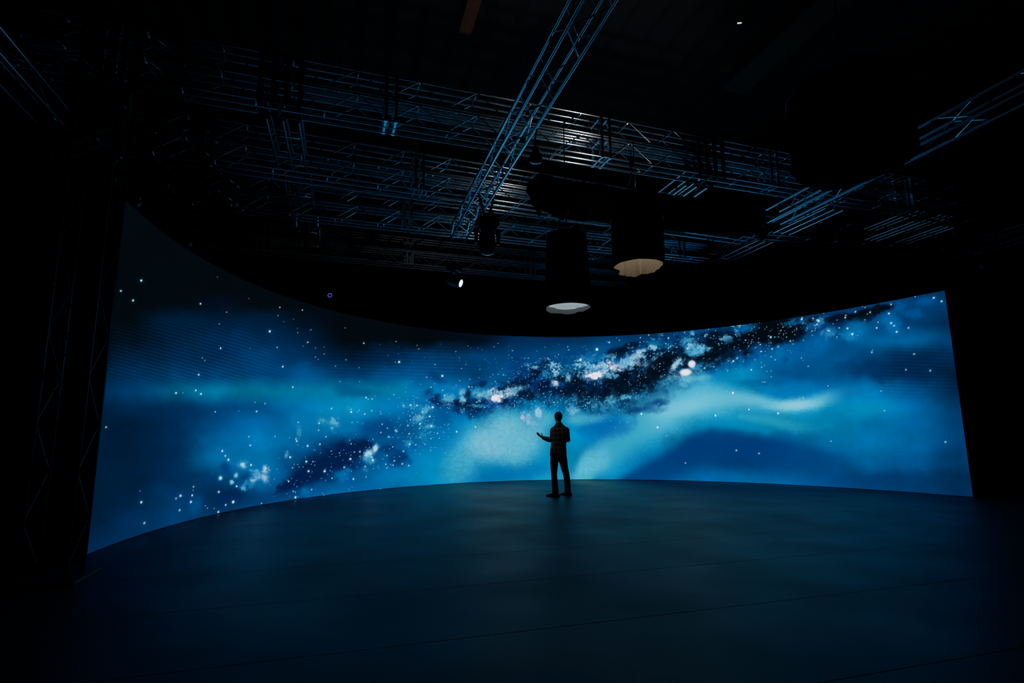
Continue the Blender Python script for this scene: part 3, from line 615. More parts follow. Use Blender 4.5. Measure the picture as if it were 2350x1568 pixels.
# ------------------------------------------------------------------ black drums (skirted space lights) and the horizontal duct
def wavy_ring(r, z, n, seed, amp, drop, k=0.0):
    rs = random.Random(seed); ph = [rs.random()*6.28 for _ in range(6)]
    pts = []
    for i in range(n):
        a = 2*PI*i/n
        f = math.sin(2*a+ph[0])*.5 + math.sin(3*a+ph[1])*.6 + math.sin(5*a+ph[2])*.45 + math.sin(9*a+ph[3])*.42 + math.sin(15*a+ph[4])*.34
        g = math.sin(2*a+ph[4])*.5 + math.sin(4*a+ph[5])*.5 + math.sin(7*a+ph[1])*.3
        q = .05 + .95*max(0.0, math.sin(a))**.8          # the side towards the hall hangs smooth, the far side crumples
        pts.append(Vector(((r + amp*f*k*q)*math.cos(a), (r + amp*f*k*q)*math.sin(a), z - drop*(.5+.5*g)*k*q)))
    return pts
def drum(name, label, loc, r, H, seed, lining, drop=.05, n=72, flare=1.0, closed_top=False, fold=.035):
    t = empty(name, loc); tag(t, label, 'hanging light', 'black drum lights hanging from the rig')
    def shell(nm, rr, mt, z0, z1, flip, lowk, far=1.0):
        bm = bmesh.new(); rows = []
        ns = 14
        for s in range(ns+1):
            f = s/ns; z = z0 + (z1-z0)*f; kk = lowk*max(0, 1 - f*(3.2 if nm == 'skirt' else 1.4))**1.3 + .12
            sc = flare + (1-flare)*min(1, f*1.2)
            rows.append([bm.verts.new(v) for v in wavy_ring(rr*sc, z, n, seed, fold, drop, kk)])
        for A, B in zip(rows[:-1], rows[1:]):
            for i in range(n):
                q = (A[i], A[(i+1) % n], B[(i+1) % n], B[i]); bm.faces.new(q[::-1] if flip else q)
        return link(nm, finish(bm, nm), mt, t)
    shell('skirt', r, M['fabric'], 0, H, False, 1.0)
    shell('lining', r-.030, lining, .002, H*.96, True, 1.0)
    # top frame: hoop, spokes and suspension lines
    bm = bmesh.new(); pts = [Vector((r*.985*math.cos(2*PI*i/48), r*.985*math.sin(2*PI*i/48), H)) for i in range(49)]
    b_path(bm, pts, .016, 8)
    for i in range(3):
        a = 2*PI*i/3 + .4; b_tube(bm, (r*.98*math.cos(a), r*.98*math.sin(a), H), (0, 0, H+.04), .012, 8)
    link('top_hoop', finish(bm, 'top_hoop'), M['black_steel'], t)
    if closed_top:
        bm = bmesh.new(); b_lathe(bm, [(r*.985, H), (r*.8, H+.05), (r*.4, H+.08), (.02, H+.085)], 48); link('top_cover', finish(bm, 'top_cover'), M['fabric'], t)
    bm = bmesh.new(); b_lathe(bm, [(.03, H*.80+.16), (.07, H*.80+.15), (.09, H*.80+.05), (.05, H*.80), (.01, H*.80)], 16)
    b_tube(bm, (0, 0, H*.80+.15), (0, 0, H+.04), .012, 8)
    link('lamp_holder', finish(bm, 'lamp_holder'), M['black_steel'], t)
    return t
def size_at(px, P):
    Zc = P[1]*_cp + (P[2]-CAM_H)*_sp
    return px*Zc/F_PX
P1 = at_y(1466, 611, 7.2); r1 = size_at(59.5, P1)
H1 = at_y(1466, 506, 7.2)[2] - P1[2]
d1 = drum('space_light', 'black hanging drum with glowing beige lining, the right one', P1, r1, H1, 5, M['lining'], drop=.06, fold=.060)
P2 = at_y(1304, 707, 8.15); r2 = size_at(47.5, P2); H2 = at_y(1304, 543, 8.15)[2] - P2[2]
d2 = drum('space_light', 'black hanging drum with white diffuser in its mouth, the lower one', P2, r2, H2, 11, M['lining_grey'], drop=.04, flare=1.17, closed_top=False)
P3 = at_y(1958, 372, 4.15); r3 = size_at(126, P3)
H3 = at_y(1958, 215, 4.15)[2] - P3[2]
d3 = drum('space_light', 'large unlit black drum near the camera at right', P3, r3, H3, 23, M['fabric'], drop=.05)
# diffuser disc inside the lower drum
bm = bmesh.new(); rows = []
for j in range(9):
    rr = r2*1.12*j/8
    rows.append([bm.verts.new((rr*math.cos(2*PI*i/48), rr*math.sin(2*PI*i/48), .058 - .02*(1-(j/8)**2) + .006*math.sin(3*2*PI*i/48))) for i in range(48)] if j else [bm.verts.new((0, 0, .038))])
for i in range(48): bm.faces.new((rows[0][0], rows[1][(i+1) % 48], rows[1][i]))
for A, B in zip(rows[1:-1], rows[2:]):
    for i in range(48): bm.faces.new((A[i], A[(i+1) % 48], B[(i+1) % 48], B[i]))
def silk():
    m = bpy.data.materials.new('white_diffuser_silk'); m.use_nodes = True; nt = m.node_tree; b = nt.nodes['Principled BSDF']
    tc = nt.nodes.new('ShaderNodeTexCoord'); nz = nt.nodes.new('ShaderNodeTexNoise'); nz.inputs['Scale'].default_value = 3.0
    nt.links.new(tc.outputs['Object'], nz.inputs['Vector'])
    mr = nt.nodes.new('ShaderNodeMapRange'); mr.inputs['To Min'].default_value = .24; mr.inputs['To Max'].default_value = .46
    nt.links.new(nz.outputs['Fac'], mr.inputs['Value']); nt.links.new(mr.outputs['Result'], b.inputs['Emission Strength'])
    b.inputs['Base Color'].default_value = (.8, .82, .83, 1); b.inputs['Roughness'].default_value = .9
    b.inputs['Emission Color'].default_value = (.80, .95, 1.0, 1)
    return m
link('diffuser', finish(bm, 'diffuser'), silk(), d2)
# lamps inside the drums, and the uplight added in the near one
def point(name, loc, col, w, size, typ='POINT', rot=None, ang=None, par=None):
    ld = bpy.data.lights.new(name, typ); ld.color = col; ld.energy = w; ld.shadow_soft_size = size
    if ang: ld.spot_size = ang; ld.spot_blend = .5
    o = bpy.data.objects.new(name, ld); COL.objects.link(o); o.location = loc
    if rot is not None: o.rotation_euler = rot
    if par is not None: o.parent = par
    return o
def aim(o, tgt):
    o.rotation_euler = (Vector(tgt) - o.location).to_track_quat('-Z', 'Y').to_euler()
bulb_w = emit('warm_bulb', (1.0, .78, .50), 3.0); bulb_c = emit('cool_bulb', (.9, .97, 1.0), 6.0)
for d, h, bm_, mt in ((d1, H1, None, bulb_w), (d2, H2, None, bulb_c)):
    b = bmesh.new(); bmesh.ops.create_uvsphere(b, u_segments=12, v_segments=8, radius=.035, matrix=Matrix.Translation((0, 0, h*.78 - .03)))
    link('bulb', finish(b, 'bulb'), mt, d)
point('lamp_in_right_drum', Vector(P1) + Vector((-.05, -.12, H1*.70)), (1.0, .90, .76), LAMP1, .04)
l3 = point('added_roof_uplight', Vector(P3) + Vector((0, 0, H3-.1)), (1.0, .72, .48), LAMP3, .05, 'SPOT', ang=math.radians(120))  # warm uplight added in the unlit drum to tint the roof beams
aim(l3, rig(7.8, 7.5, 9.0))
# horizontal duct sleeve
pl = Vector(at_y(1228, 452, 7.55)); t_ = 0
pr = pl.copy()
while px_of(*pr)[0] < 1722: pr = pr + E2*.02
DL = (pr - pl).length; rD = size_at(42, (pl.x, pl.y + .4, pl.z))
duct = empty('air_duct', pl, (0, 0, math.atan2(E2.y, E2.x))); tag(duct, 'long black fabric duct hanging level below the front truss', 'duct')
bm = bmesh.new(); rows = []; n = 40; ns = 60
for s in range(ns+1):
    f = s/ns; x = DL*f; ring = []
    e = .0 if f > .02 else 0
    for i in range(n):
        a = 2*PI*i/n
        wob = 1 + .03*math.sin(x*7 + 2*math.sin(a)) + .025*math.sin(3*a + x*2.2)
        rr = rD*wob*(1 - .25*max(0, 1 - (1-f)*14)**2)
        cut = (.02 + .50*max(0, -math.sin(a)))*max(0, 1 - f*4)     # slanting left mouth
        ring.append(bm.verts.new((x + cut, rr*math.cos(a), rr*math.sin(a)*.98)))
    rows.append(ring)
for A, B in zip(rows[:-1], rows[1:]):
    for i in range(n): bm.faces.new((A[i], B[i], B[(i+1) % n], A[(i+1) % n]))
bm.faces.new(rows[-1])
link('sleeve', finish(bm, 'sleeve'), M['fabric'], duct)
bm = bmesh.new()
fl_p = [(-.16, .13), (-.20, -.02), (-.13, -.12), (-.07, -.24), (-.01, -.38), (.05, -.16), (.16, -.05), (.24, .12), (.2, .25), (0, .26)]
A = [bm.verts.new((x, -rD*.75, z)) for x, z in fl_p]; B = [bm.verts.new((x, -rD*.75+.014, z)) for x, z in fl_p]
bm.faces.new(A); bm.faces.new(B[::-1])
for i in range(len(A)): bm.faces.new((A[i], B[i], B[(i+1) % len(A)], A[(i+1) % len(A)]))
link('loose_flap', finish(bm, 'loose_flap', False), M['fabric'], duct)
bm = bmesh.new()
for f in (.12, .5, .88):
    b_path(bm, [Vector((DL*f, rD*1.02*math.cos(2*PI*i/24), rD*1.02*math.sin(2*PI*i/24))) for i in range(25)], .012, 6)
link('strap', finish(bm, 'strap'), M['black_steel'], duct)
def cable(label, p, pts, r=.006, m='black_steel', name='suspension_cable'):
    bm = bmesh.new(); b_path(bm, [Vector(q) - Vector(p) for q in pts], r, 6)
    o = link(name, finish(bm, name), M[m]); o.location = p
    return tag(o, label, 'cable', 'suspension cables')
zt = rig(0, 0, 6.5).z
hk = Vector(at_y(1449, 385, 8.0))
for f, lb in ((.40, 'thin cable holding the black duct, left strand of the pair'), (.44, 'thin cable holding the black duct, right strand of the pair')):
    e_ = pl + E2*(DL*f) + Vector((0, 0, rD*1.0)); h0 = hk - Vector((0, 0, .11)); cable(lb, h0, [h0, h0.lerp(e_, .5), e_], .007, 'alu_dull')
# hook block the duct cables hang from
hb = empty('hook_block', hk); tag(hb, 'small black hook block under the front truss', 'rigging hook')
bm = bmesh.new(); b_box(bm, (0, 0, .06), (.07, .05, .12), bevel=.012); link('housing', finish(bm, 'housing'), M['fixture'], hb)
bm = bmesh.new(); b_path(bm, [(0, 0, .0), (0, 0, -.03), (.02, 0, -.06), (0, 0, -.085), (-.025, 0, -.065)], .009, 8); link('hook', finish(bm, 'hook'), M['black_steel'], hb)
bm = bmesh.new(); b_path(bm, [(0, 0, .12), (0, 0, .30)], .008, 6); link('chain', finish(bm, 'chain'), M['black_steel'], hb)
for d, P, r, H, lb in ((d2, P2, r2, H2, 'lower drum'), (d3, P3, r3, H3, 'near drum')):
    pp = Vector(P) + Vector((0, 0, H + .04)); tp = Vector((pp.x, pp.y, zt if d is d2 else ZC)); cable('thin suspension cable of the ' + lb, pp, [pp, tp], .008)
vc = Vector(at_y(275, 470, 7.2)); cable('thin vertical cable left of the video wall', (vc.x, vc.y, .0), [(vc.x, vc.y, .0), (vc.x, vc.y, zt)], .011, 'alu_dull')
# ------------------------------------------------------------------ moving lights and other small fixtures
def head_light(label, loc, s=1.0, yaw=0.0, tilt=0.5, lit=None, name='moving_light', hang=True, group='moving lights over the stage'):
    t = empty(name, loc, (0, 0, yaw)); t.scale = (s, s, s); tag(t, label, 'stage light', group)
    k = -1 if hang else 1
    bm = bmesh.new(); b_box(bm, (0, 0, k*.07), (.34, .26, .13), bevel=.025); b_box(bm, (0, -.131, k*.07), (.16, .006, .06))
    link('base', finish(bm, 'base', False), M['fixture'], t)
    bm = bmesh.new()
    b_path(bm, [(-.173, 0, k*.40), (-.173, 0, k*.20), (-.13, 0, k*.15), (.13, 0, k*.15), (.173, 0, k*.20), (.173, 0, k*.40)], [.026, .034, .034, .034, .034, .026], 10)
    link('yoke', finish(bm, 'yoke'), M['fixture'], t)
    R = Matrix.Translation((0, 0, k*.37)) @ Matrix.Rotation(tilt, 4, 'X')
    bm = bmesh.new(); rr = b_lathe(bm, [(.02, -.20), (.09, -.19), (.115, -.12), (.125, 0), (.12, .12), (.105, .19), (.098, .20), (.092, .185)], 24, R)
    bm.faces.new(rr[0][::-1]); link('head', finish(bm, 'head'), M['fixture'], t)
    bm = bmesh.new(); rr = b_lathe(bm, [(.092, .186), (.07, .198), (.04, .206), (.008, .209)], 24, R); bm.faces.new(rr[-1])
    link('lens', finish(bm, 'lens'), lit or M['lens'], t)
    if hang:
        for x in (-.1, .1):
            bm = bmesh.new(); b_path(bm, [(x, 0, 0), (x, 0, .07), (x, .03, .11), (x, .03, .15)], .016, 8)
            link('clamp', finish(bm, 'clamp'), M['black_steel'], t)
    return t
YW = math.atan2(E2.y, E2.x)
lit_w = emit('lit_white_lens', (.78, .92, 1.0), 1.1)
pA = at_y(1118, 503, 8.9); A = head_light('black moving light hanging below the central truss, head straight down', pA, size_at(54, pA)/.36, YW, PI*.96)
for x, y in ((-.16, -.35), (.12, .32)):
    bm = bmesh.new(); b_path(bm, [(x*.2, 0, .0), (x*.6, y*.15, .2), (x, y*.3, .36)], .022, 8)
    link('support_arm', finish(bm, 'support_arm'), M['black_steel'], A)
pB = at_y(1043, 612, 11.3); Bq = head_light('moving light with lit white lens at the end of the central truss', pB, size_at(34, pB)/.36, YW + .9, PI*.62, lit_w)
PM = at_z(1285, 1139.5, 0.0)
o_b = point('beam_of_lit_lens', Vector(pB) + Vector((.14, .02, -.34)), (1.0, .97, .90), LAMPB, .05, 'SPOT', ang=math.radians(15)); aim(o_b, (PM[0], PM[1], 1.45))
pC = at_y(1229, 340, 7.35)
t = empty('work_lamp', pC, (0, 0, YW)); tag(t, 'black pear-shaped lamp hanging beside the central truss', 'stage light')
bm = bmesh.new(); rr = b_lathe(bm, [(.02, .03), (.045, .01), (.05, -.05), (.085, -.12), (.095, -.18), (.08, -.215)], 24); bm.faces.new(rr[0]); link('housing', finish(bm, 'housing'), M['fixture'], t)
bm = bmesh.new(); rr = b_lathe(bm, [(.08, -.214), (.05, -.224), (.005, -.227)], 24); bm.faces.new(rr[-1]); link('lens', finish(bm, 'lens'), M['lens'], t)
bm = bmesh.new(); b_path(bm, [(0, 0, .02), (0, 0, .16), (.03, .02, .30)], .012, 8); link('hanger', finish(bm, 'hanger'), M['black_steel'], t)
# the row of small fixtures standing on top of the video wall
rowp = [(320, 'first fixture from the left on top of the video wall, catching blue light'), (438, 'second fixture from the left on top of the video wall'),
        (595, 'third fixture from the left on top of the video wall'), (905, 'fourth fixture from the left on top of the video wall'),
        (1016, 'fixture on top of the video wall left of the lower drum'), (1101, 'fixture on top of the video wall just left below the lower drum'),
        (1460, 'fixture on top of the video wall right of the lower drum'), (1700, 'fixture on top of the video wall above the black dust lane'),
        (1912, 'fixture at the right on top of the video wall')]
Ut, _v = px_of(Q[:, 0], Q[:, 1], np.full(NX, LED_H))
for u, lb in rowp:
    j = int(np.argmin(np.abs(Ut - u))); i = min(96, max(0, round(j/(NX-1)*96)))
    nx, ny = Nn[i]
    head_light(lb, (Q[j, 0] + nx*.075, Q[j, 1] + ny*.075, LED_H + .02), .42, math.atan2(-ny, -nx) + PI/2, -.5 if u % 2 else -.9, M['chrome'] if u in (320, 438, 595, 1912) else None, 'wash_light', False, 'wash lights along the top of the video wall')
aF = -6.0
while px_of(*(rig(aF, 8.44 + (aF+6.4)*.0457 + .39, 6.5)))[0] < 118: aF += .02
head_light('moving light catching a blue glint at the upper left', rig(aF + .3, 8.44 + (aF+6.4)*.0457 + .39, 6.47) - Vector((0, 0, .07)), .42, YW, 1.9, M['chrome'])
# lamp added behind the duct to whiten the front truss
pW = Vector(at_y(1470, 447, 8.45)); t = empty('added_truss_lamp', pW, (0, 0, YW)); tag(t, 'small added lamp behind the black duct, aimed up at the front truss', 'stage light')
bm = bmesh.new(); b_box(bm, (0, 0, 0), (.16, .10, .07), bevel=.015); link('housing', finish(bm, 'housing', False), M['fixture'], t)
bm = bmesh.new(); b_box(bm, (0, 0, .038), (.13, .075, .008)); link('lens', finish(bm, 'lens', False), emit('added_lamp_lens', (1, .97, .92), .8), t)
bm = bmesh.new(); b_path(bm, [(-.09, 0, 0), (-.10, 0, .10), (-.09, 0, .16), (-.09, 0, max(.3, zt - pW.z - .03))], .008, 8); link('hanger', finish(bm, 'hanger'), M['fabric'], t)
lW = point('added_truss_beam', pW + Vector((0, 0, .06)), (1.0, .96, .90), LAMPW, .06, 'SPOT', ang=math.radians(125)); aim(lW, rig(4.0, 9.0, 7.0))
pI = at_y(1742, 500, 9.0); head_light('dark moving light at the right end of the black duct', pI, .72, YW, 2.7)
pJ = at_y(2252, 575, 11.3); head_light('dim moving light beside the right-hand tower', pJ, .7, YW, 2.9)
# thin glowing blue ring with a dark box behind it
pR = at_y(757, 678, 13.4)
t = empty('blue_glow_ring', pR); tag(t, 'tiny blue glowing ring above the video wall', 'indicator light')
bm = bmesh.new(); R_ = .046
b_path(bm, [(R_*math.cos(2*PI*i/32), 0, R_*math.sin(2*PI*i/32)) for i in range(33)], .0065, 6); link('glowing_ring', finish(bm, 'glowing_ring'), emit('blue_ring', (.10, .14, .70), .9), t)
bm = bmesh.new(); b_box(bm, (0, .05, 0), (.16, .07, .16), bevel=.015); link('housing', finish(bm, 'housing'), M['fabric'], t)
# small lit tube on the roof
pT = at_z(1697, 53, ZC - .12); o = empty('ceiling_lamp', pT, (0, 0, -.1)); tag(o, 'tiny white tube lamp on the dark ceiling at upper right', 'ceiling lamp')
bm = bmesh.new(); b_tube(bm, (-.04, 0, 0), (.04, 0, 0), .014, 10); link('tube', finish(bm, 'tube'), emit('tube_white', (.8, .78, .74), .8), o)
bm = bmesh.new(); b_box(bm, (0, 0, .06), (.14, .06, .10), bevel=.01); link('housing', finish(bm, 'housing', False), M['fixture'], o)
# ------------------------------------------------------------------ the person
PF = Vector(at_z(1285, 1139.5, 0.0))
def fuse(meshes, voxel, smooth=3):
    bm = bmesh.new()
    for m_ in meshes: bm.from_mesh(m_); bpy.data.meshes.remove(m_)
    me = bpy.data.meshes.new('fuse_tmp'); bm.to_mesh(me); bm.free()
    o = bpy.data.objects.new('fuse_tmp', me); COL.objects.link(o)
    rm = o.modifiers.new('r', 'REMESH'); rm.mode = 'VOXEL'; rm.voxel_size = voxel
    if smooth: sm = o.modifiers.new('m', 'SMOOTH'); sm.factor = .5; sm.iterations = smooth
    dg = bpy.context.evaluated_depsgraph_get(); dg.update()
    r = bpy.data.meshes.new_from_object(o.evaluated_get(dg))
    bpy.data.objects.remove(o); bpy.data.meshes.remove(me)
    for p in r.polygons: p.use_smooth = True
    return r
def ball(c, s, seg=24, rot=None):
    bm = bmesh.new(); m = Matrix.Translation(c)
    if rot is not None: m = m @ rot.to_4x4()
    bmesh.ops.create_uvsphere(bm, u_segments=seg, v_segments=seg//2, radius=1.0, matrix=m @ Matrix.Diagonal((*s, 1)))
    me = bpy.data.meshes.new('b'); bm.to_mesh(me); bm.free(); return me
def loft(secs, n=36):
    """closed body through level ellipses (z, cx, cy, rx, ry)"""
    bm = bmesh.new(); rows = []
    for z, cx, cy, rx, ry in secs:
        rows.append([bm.verts.new((cx + rx*math.copysign(abs(math.cos(2*PI*i/n))**.9, math.cos(2*PI*i/n)), cy + ry*math.copysign(abs(math.sin(2*PI*i/n))**.9, math.sin(2*PI*i/n)), z)) for i in range(n)])
    for A_, B_ in zip(rows[:-1], rows[1:]):
        for i in range(n): bm.faces.new((A_[i], A_[(i+1) % n], B_[(i+1) % n], B_[i]))
    bm.faces.new(rows[0][::-1]); bm.faces.new(rows[-1])
    bmesh.ops.recalc_face_normals(bm, faces=bm.faces)
    me = bpy.data.meshes.new('l'); bm.to_mesh(me); bm.free(); return me
def limb(pts, n=16):
    """tapered limb (x, y, z, r) with rounded ends"""
    P = [Vector(p[:3]) for p in pts]; R = [p[3] for p in pts]
    d0 = (P[0]-P[1]).normalized(); d1 = (P[-1]-P[-2]).normalized()
    PP = [P[0]+d0*R[0]*.9, P[0]+d0*R[0]*.6] + P + [P[-1]+d1*R[-1]*.6, P[-1]+d1*R[-1]*.9]
    RR = [R[0]*.35, R[0]*.8] + R + [R[-1]*.8, R[-1]*.35]
    bm = bmesh.new(); b_path(bm, PP, RR, n); bmesh.ops.recalc_face_normals(bm, faces=bm.faces)
    me = bpy.data.meshes.new('l'); bm.to_mesh(me); bm.free(); return me
M['skin'] = mat('skin', (.30, .17, .11), .5, 0, .4, var=.08, vscale=30)
M['hair'] = mat('dark_short_hair', (.012, .009, .007), .55, 0, .4, bump=(140, .6), var=.4, vscale=60)
M['jeans'] = mat('dark_jeans', (.008, .010, .016), .85, 0, .2, bump=(220, .25), var=.35, vscale=25)
M['jeans'].node_tree.nodes['Principled BSDF'].inputs['Sheen Weight'].default_value = .25
M['shoe'] = mat('brown_leather_shoe', (.030, .016, .010), .5, 0, .4, bump=(60, .2), var=.3, vscale=12)
M['sole'] = mat('shoe_sole', (.03, .026, .022), .8, 0, .2, var=.2)
def plaid():
    m = bpy.data.materials.new('plaid_shirt_cloth'); m.use_nodes = True; nt = m.node_tree; N = nt.nodes; Lk = nt.links.new
    b = N['Principled BSDF']; b.inputs['Roughness'].default_value = .9; b.inputs['Specular IOR Level'].default_value = .15; b.inputs['Sheen Weight'].default_value = .35; b.inputs['Sheen Roughness'].default_value = .3
    tc = N.new('ShaderNodeTexCoord'); sx = N.new('ShaderNodeSeparateXYZ'); Lk(tc.outputs['Object'], sx.inputs[0])
    def stripe(sock, freq, w, off):
        a = N.new('ShaderNodeMath'); a.operation = 'MULTIPLY_ADD'; a.inputs[1].default_value = freq; a.inputs[2].default_value = off; Lk(sock, a.inputs[0])
        f = N.new('ShaderNodeMath'); f.operation = 'FRACT'; Lk(a.outputs[0], f.inputs[0])
        l = N.new('ShaderNodeMath'); l.operation = 'LESS_THAN'; l.inputs[1].default_value = w; Lk(f.outputs[0], l.inputs[0]); return l.outputs[0]
    def mixc(fac, a, c, k):
        x = N.new('ShaderNodeMix'); x.data_type = 'RGBA'; mu = N.new('ShaderNodeMath'); mu.operation = 'MULTIPLY'; mu.inputs[1].default_value = k
        Lk(fac, mu.inputs[0]); Lk(mu.outputs[0], x.inputs['Factor'])
        if isinstance(a, tuple): x.inputs['A'].default_value = a
        else: Lk(a, x.inputs['A'])
        x.inputs['B'].default_value = c; return x.outputs['Result']
    c = mixc(stripe(sx.outputs['X'], 11, .42, .1), (.030, .036, .040, 1), (.008, .010, .012, 1), .8)
    c = mixc(stripe(sx.outputs['Z'], 10, .42, .3), c, (.010, .012, .014, 1), .8)
    c = mixc(stripe(sx.outputs['X'], 11, .05, .85), c, (.10, .11, .11, 1), .6)
    c = mixc(stripe(sx.outputs['X'], 11, .16, .35), c, (.17, .17, .125, 1), .7)
    c = mixc(stripe(sx.outputs['Z'], 10, .16, .62), c, (.17, .17, .125, 1), .7)
    Lk(c, b.inputs['Base Color'])
    nz = N.new('ShaderNodeTexNoise'); nz.inputs['Scale'].default_value = 14; Lk(tc.outputs['Object'], nz.inputs['Vector'])
    bp = N.new('ShaderNodeBump'); bp.inputs['Strength'].default_value = .5; bp.inputs['Distance'].default_value = .02; Lk(nz.outputs['Fac'], bp.inputs['Height']); Lk(bp.outputs['Normal'], b.inputs['Normal'])
    return m
man = empty('person', PF); tag(man, 'person in plaid shirt and jeans seen from behind, one open hand raised', 'person')
# joints in metres from the point between the feet: x right in the picture, y away from the camera, z up
shL, shR = (-.112, .02, 1.412), (.172, .03, 1.412)
elL, elR = (-.148, .05, 1.185), (.205, .06, 1.190)
wrL, wrR = (-.350, .20, 1.252), (.110, .30, 1.225)
def lp(a, b, t, r): return tuple(a[i]+(b[i]-a[i])*t for i in range(3)) + (r,)
def V4(p, r): return (p[0], p[1], p[2], r)
legLc = [(-.085, .0, .86, .090), (-.112, .01, .62, .070), (-.114, .02, .46, .052), (-.106, -.01, .30, .050), (-.098, -.05, .09, .040)]
legRc = [(.075, .02, .86, .090), (.113, .05, .62, .070), (.158, .09, .44, .053), (.178, .13, .29, .051), (.188, .17, .09, .040)]
torso = loft([(.84, -.012, .0, .150, .11), (.95, -.012, .0, .160, .115), (1.08, -.004, .0, .140, .10), (1.24, .015, .005, .155, .112), (1.36, .030, .012, .165, .112), (1.43, .030, .018, .150, .09), (1.485, .026, .022, .085, .070), (1.52, .018, .026, .058, .060)])
neck = loft([(1.46, .022, .02, .062, .062), (1.53, .016, .026, .055, .058), (1.62, .008, .034, .057, .062), (1.66, .006, .036, .06, .065)], 24)
def arm(s, e, w): return limb([V4(s, .058), lp(s, e, .5, .050), V4(e, .043), lp(e, w, .35, .042), lp(e, w, .8, .030), V4(w, .026)])
def hand(wr, fwd, palm_n, thumb_side, curl):
    """palm and five separate fingers: fwd = direction of the fingers, palm_n = outward normal of the palm"""
    f = Vector(fwd).normalized(); n = Vector(palm_n); n = (n - f*n.dot(f)).normalized(); s = f.cross(n).normalized()*thumb_side
    w = Vector(wr); out = []
    def P(a, b_, c): return tuple(w + f*a + s*b_ + n*c)
    B = Matrix((f, s, n)).transposed()
    out.append(ball(P(.050, 0, .0), (.056, .042, .017), 20, B)); out.append(limb([V4(P(-.03, 0, 0), .027), V4(P(.02, 0, 0), .024)]))
    for b_, ln, st in ((.031, .070, .088), (.011, .080, .096), (-.011, .074, .092), (-.031, .056, .082)):
        ang = 0; x, c = st, .002; pts = [V4(P(st-.03, b_*.85, .0), .0105), V4(P(x, b_, c), .0100)]
        for k, seg in enumerate((.46, .30, .24)):
            ang += curl*(.7 + .35*k); x += math.cos(ang)*ln*seg; c += math.sin(ang)*ln*seg
            pts.append(V4(P(x, b_*(1 + .45*(x-st)/.08), c), .0094 - .0008*k))
        out.append(limb(pts, 10))
    out.append(limb([V4(P(.018, .024, .004), .0150), V4(P(.042, .050, .016), .0128), V4(P(.066, .066, .028), .0108), V4(P(.088, .072, .040), .0092)], 10))
    return out
hL = hand(wrL, (-.090, .045, .070), (.45, -.45, .75), 1, .14)
hR = hand(wrR, (-.09, .06, .03), (-.2, -.5, .8), -1, .35)
hx, hy, hz = .006, .038, 1.688
TL = Matrix.Rotation(.35, 3, 'Z')        # head turned a little to the left
def hp(x, y, z): v = TL @ Vector((x, y, z)); return (hx+v.x, hy+v.y, hz+v.z)
headm = [ball((hx, hy, hz+.018), (.081, .098, .100), 28, TL), ball(hp(0, .030, -.045), (.063, .072, .072), 24, TL), ball(hp(0, .062, -.092), (.031, .030, .024), 16, TL),
         ball(hp(-.082, -.002, -.005), (.010, .020, .032), 14, TL), ball(hp(.082, -.002, -.005), (.010, .020, .032), 14, TL),
         ball(hp(0, .104, -.012), (.013, .018, .014), 14, TL), ball(hp(0, .097, .008), (.009, .012, .026), 14, TL),
         ball(hp(0, .094, -.052), (.024, .010, .007), 14, TL), ball(hp(0, .090, -.061), (.021, .010, .007), 14, TL),
         ball(hp(-.03, .084, .028), (.024, .012, .009), 14, TL), ball(hp(.03, .084, .028), (.024, .012, .009), 14, TL)]
body = fuse([torso, neck, arm(shL, elL, wrL), arm(shR, elR, wrR), limb(legLc), limb(legRc)] + hL + hR + headm, .0052, 2)
bo = link('body', body, M['skin'], man)
ew = mat('eye_white', (.7, .7, .68), .2)
for sx in (-1, 1): link('eye', ball(hp(sx*.030, .087, .012), (.011, .010, .0095), 14, TL), ew, bo)
# hair: a close cap with sideburns and nape
bm = bmesh.new(); bmesh.ops.create_uvsphere(bm, u_segments=40, v_segments=28, radius=1.0)
for v in list(bm.verts):
    c = v.co.copy(); lim = min(-.72 + 1.05*max(0, (c.y+.15)), .46)       # hairline: low at the nape, high at the forehead
    if c.z < lim:
        k = 1 - .07*min(1, (lim-c.z)*2); v.co.z = lim; v.co.x *= k; v.co.y *= k
hairm = finish(bm, 'hair')
for v in hairm.vertices:
    q = TL @ Vector((v.co.x*.088, v.co.y*.106 - .004, v.co.z*.108)); v.co = (hx+q.x, hy+q.y, hz+.022+q.z)
link('hair', hairm, M['hair'], bo)
# shirt: torso and sleeves, hem hanging over the trousers, collar
st = loft([(.845, -.016, .0, .181, .138), (.87, -.016, .0, .184, .140), (.96, -.013, .0, .180, .134), (1.08, -.008, .0, .168, .122), (1.22, .012, .004, .174, .128), (1.33, .027, .010, .186, .128), (1.40, .030, .014, .186, .118), (1.445, .029, .018, .172, .102), (1.485, .027, .020, .140, .088), (1.52, .021, .024, .100, .078), (1.545, .018, .026, .076, .072)], 40)
def sleeve(s, e, w): return limb([V4(s, .070), lp(s, e, .45, .064), V4(e, .062), lp(e, w, .35, .058), lp(e, w, .86, .043)], 20)
shirt = fuse([st, sleeve(shL, elL, wrL), sleeve(shR, elR, wrR)], .009, 3)
pm = plaid()
so = link('plaid_shirt', shirt, pm, man); so['label'] = 'dark plaid shirt with pale lines'
bm = bmesh.new(); ring = []
for j, (rr, z) in enumerate(((.080, 1.50), (.082, 1.535), (.073, 1.568), (.067, 1.562), (.074, 1.525))):
    ring.append([bm.verts.new((.017 + rr*math.cos(2*PI*i/28), .028 + rr*1.02*math.sin(2*PI*i/28), z - .018*max(0, math.sin(2*PI*i/28)))) for i in range(28)])
for A_, B_ in zip(ring[:-1], ring[1:]):
    for i in range(28): bm.faces.new((A_[i], A_[(i+1) % 28], B_[(i+1) % 28], B_[i]))
link('collar', finish(bm, 'collar'), pm, so)
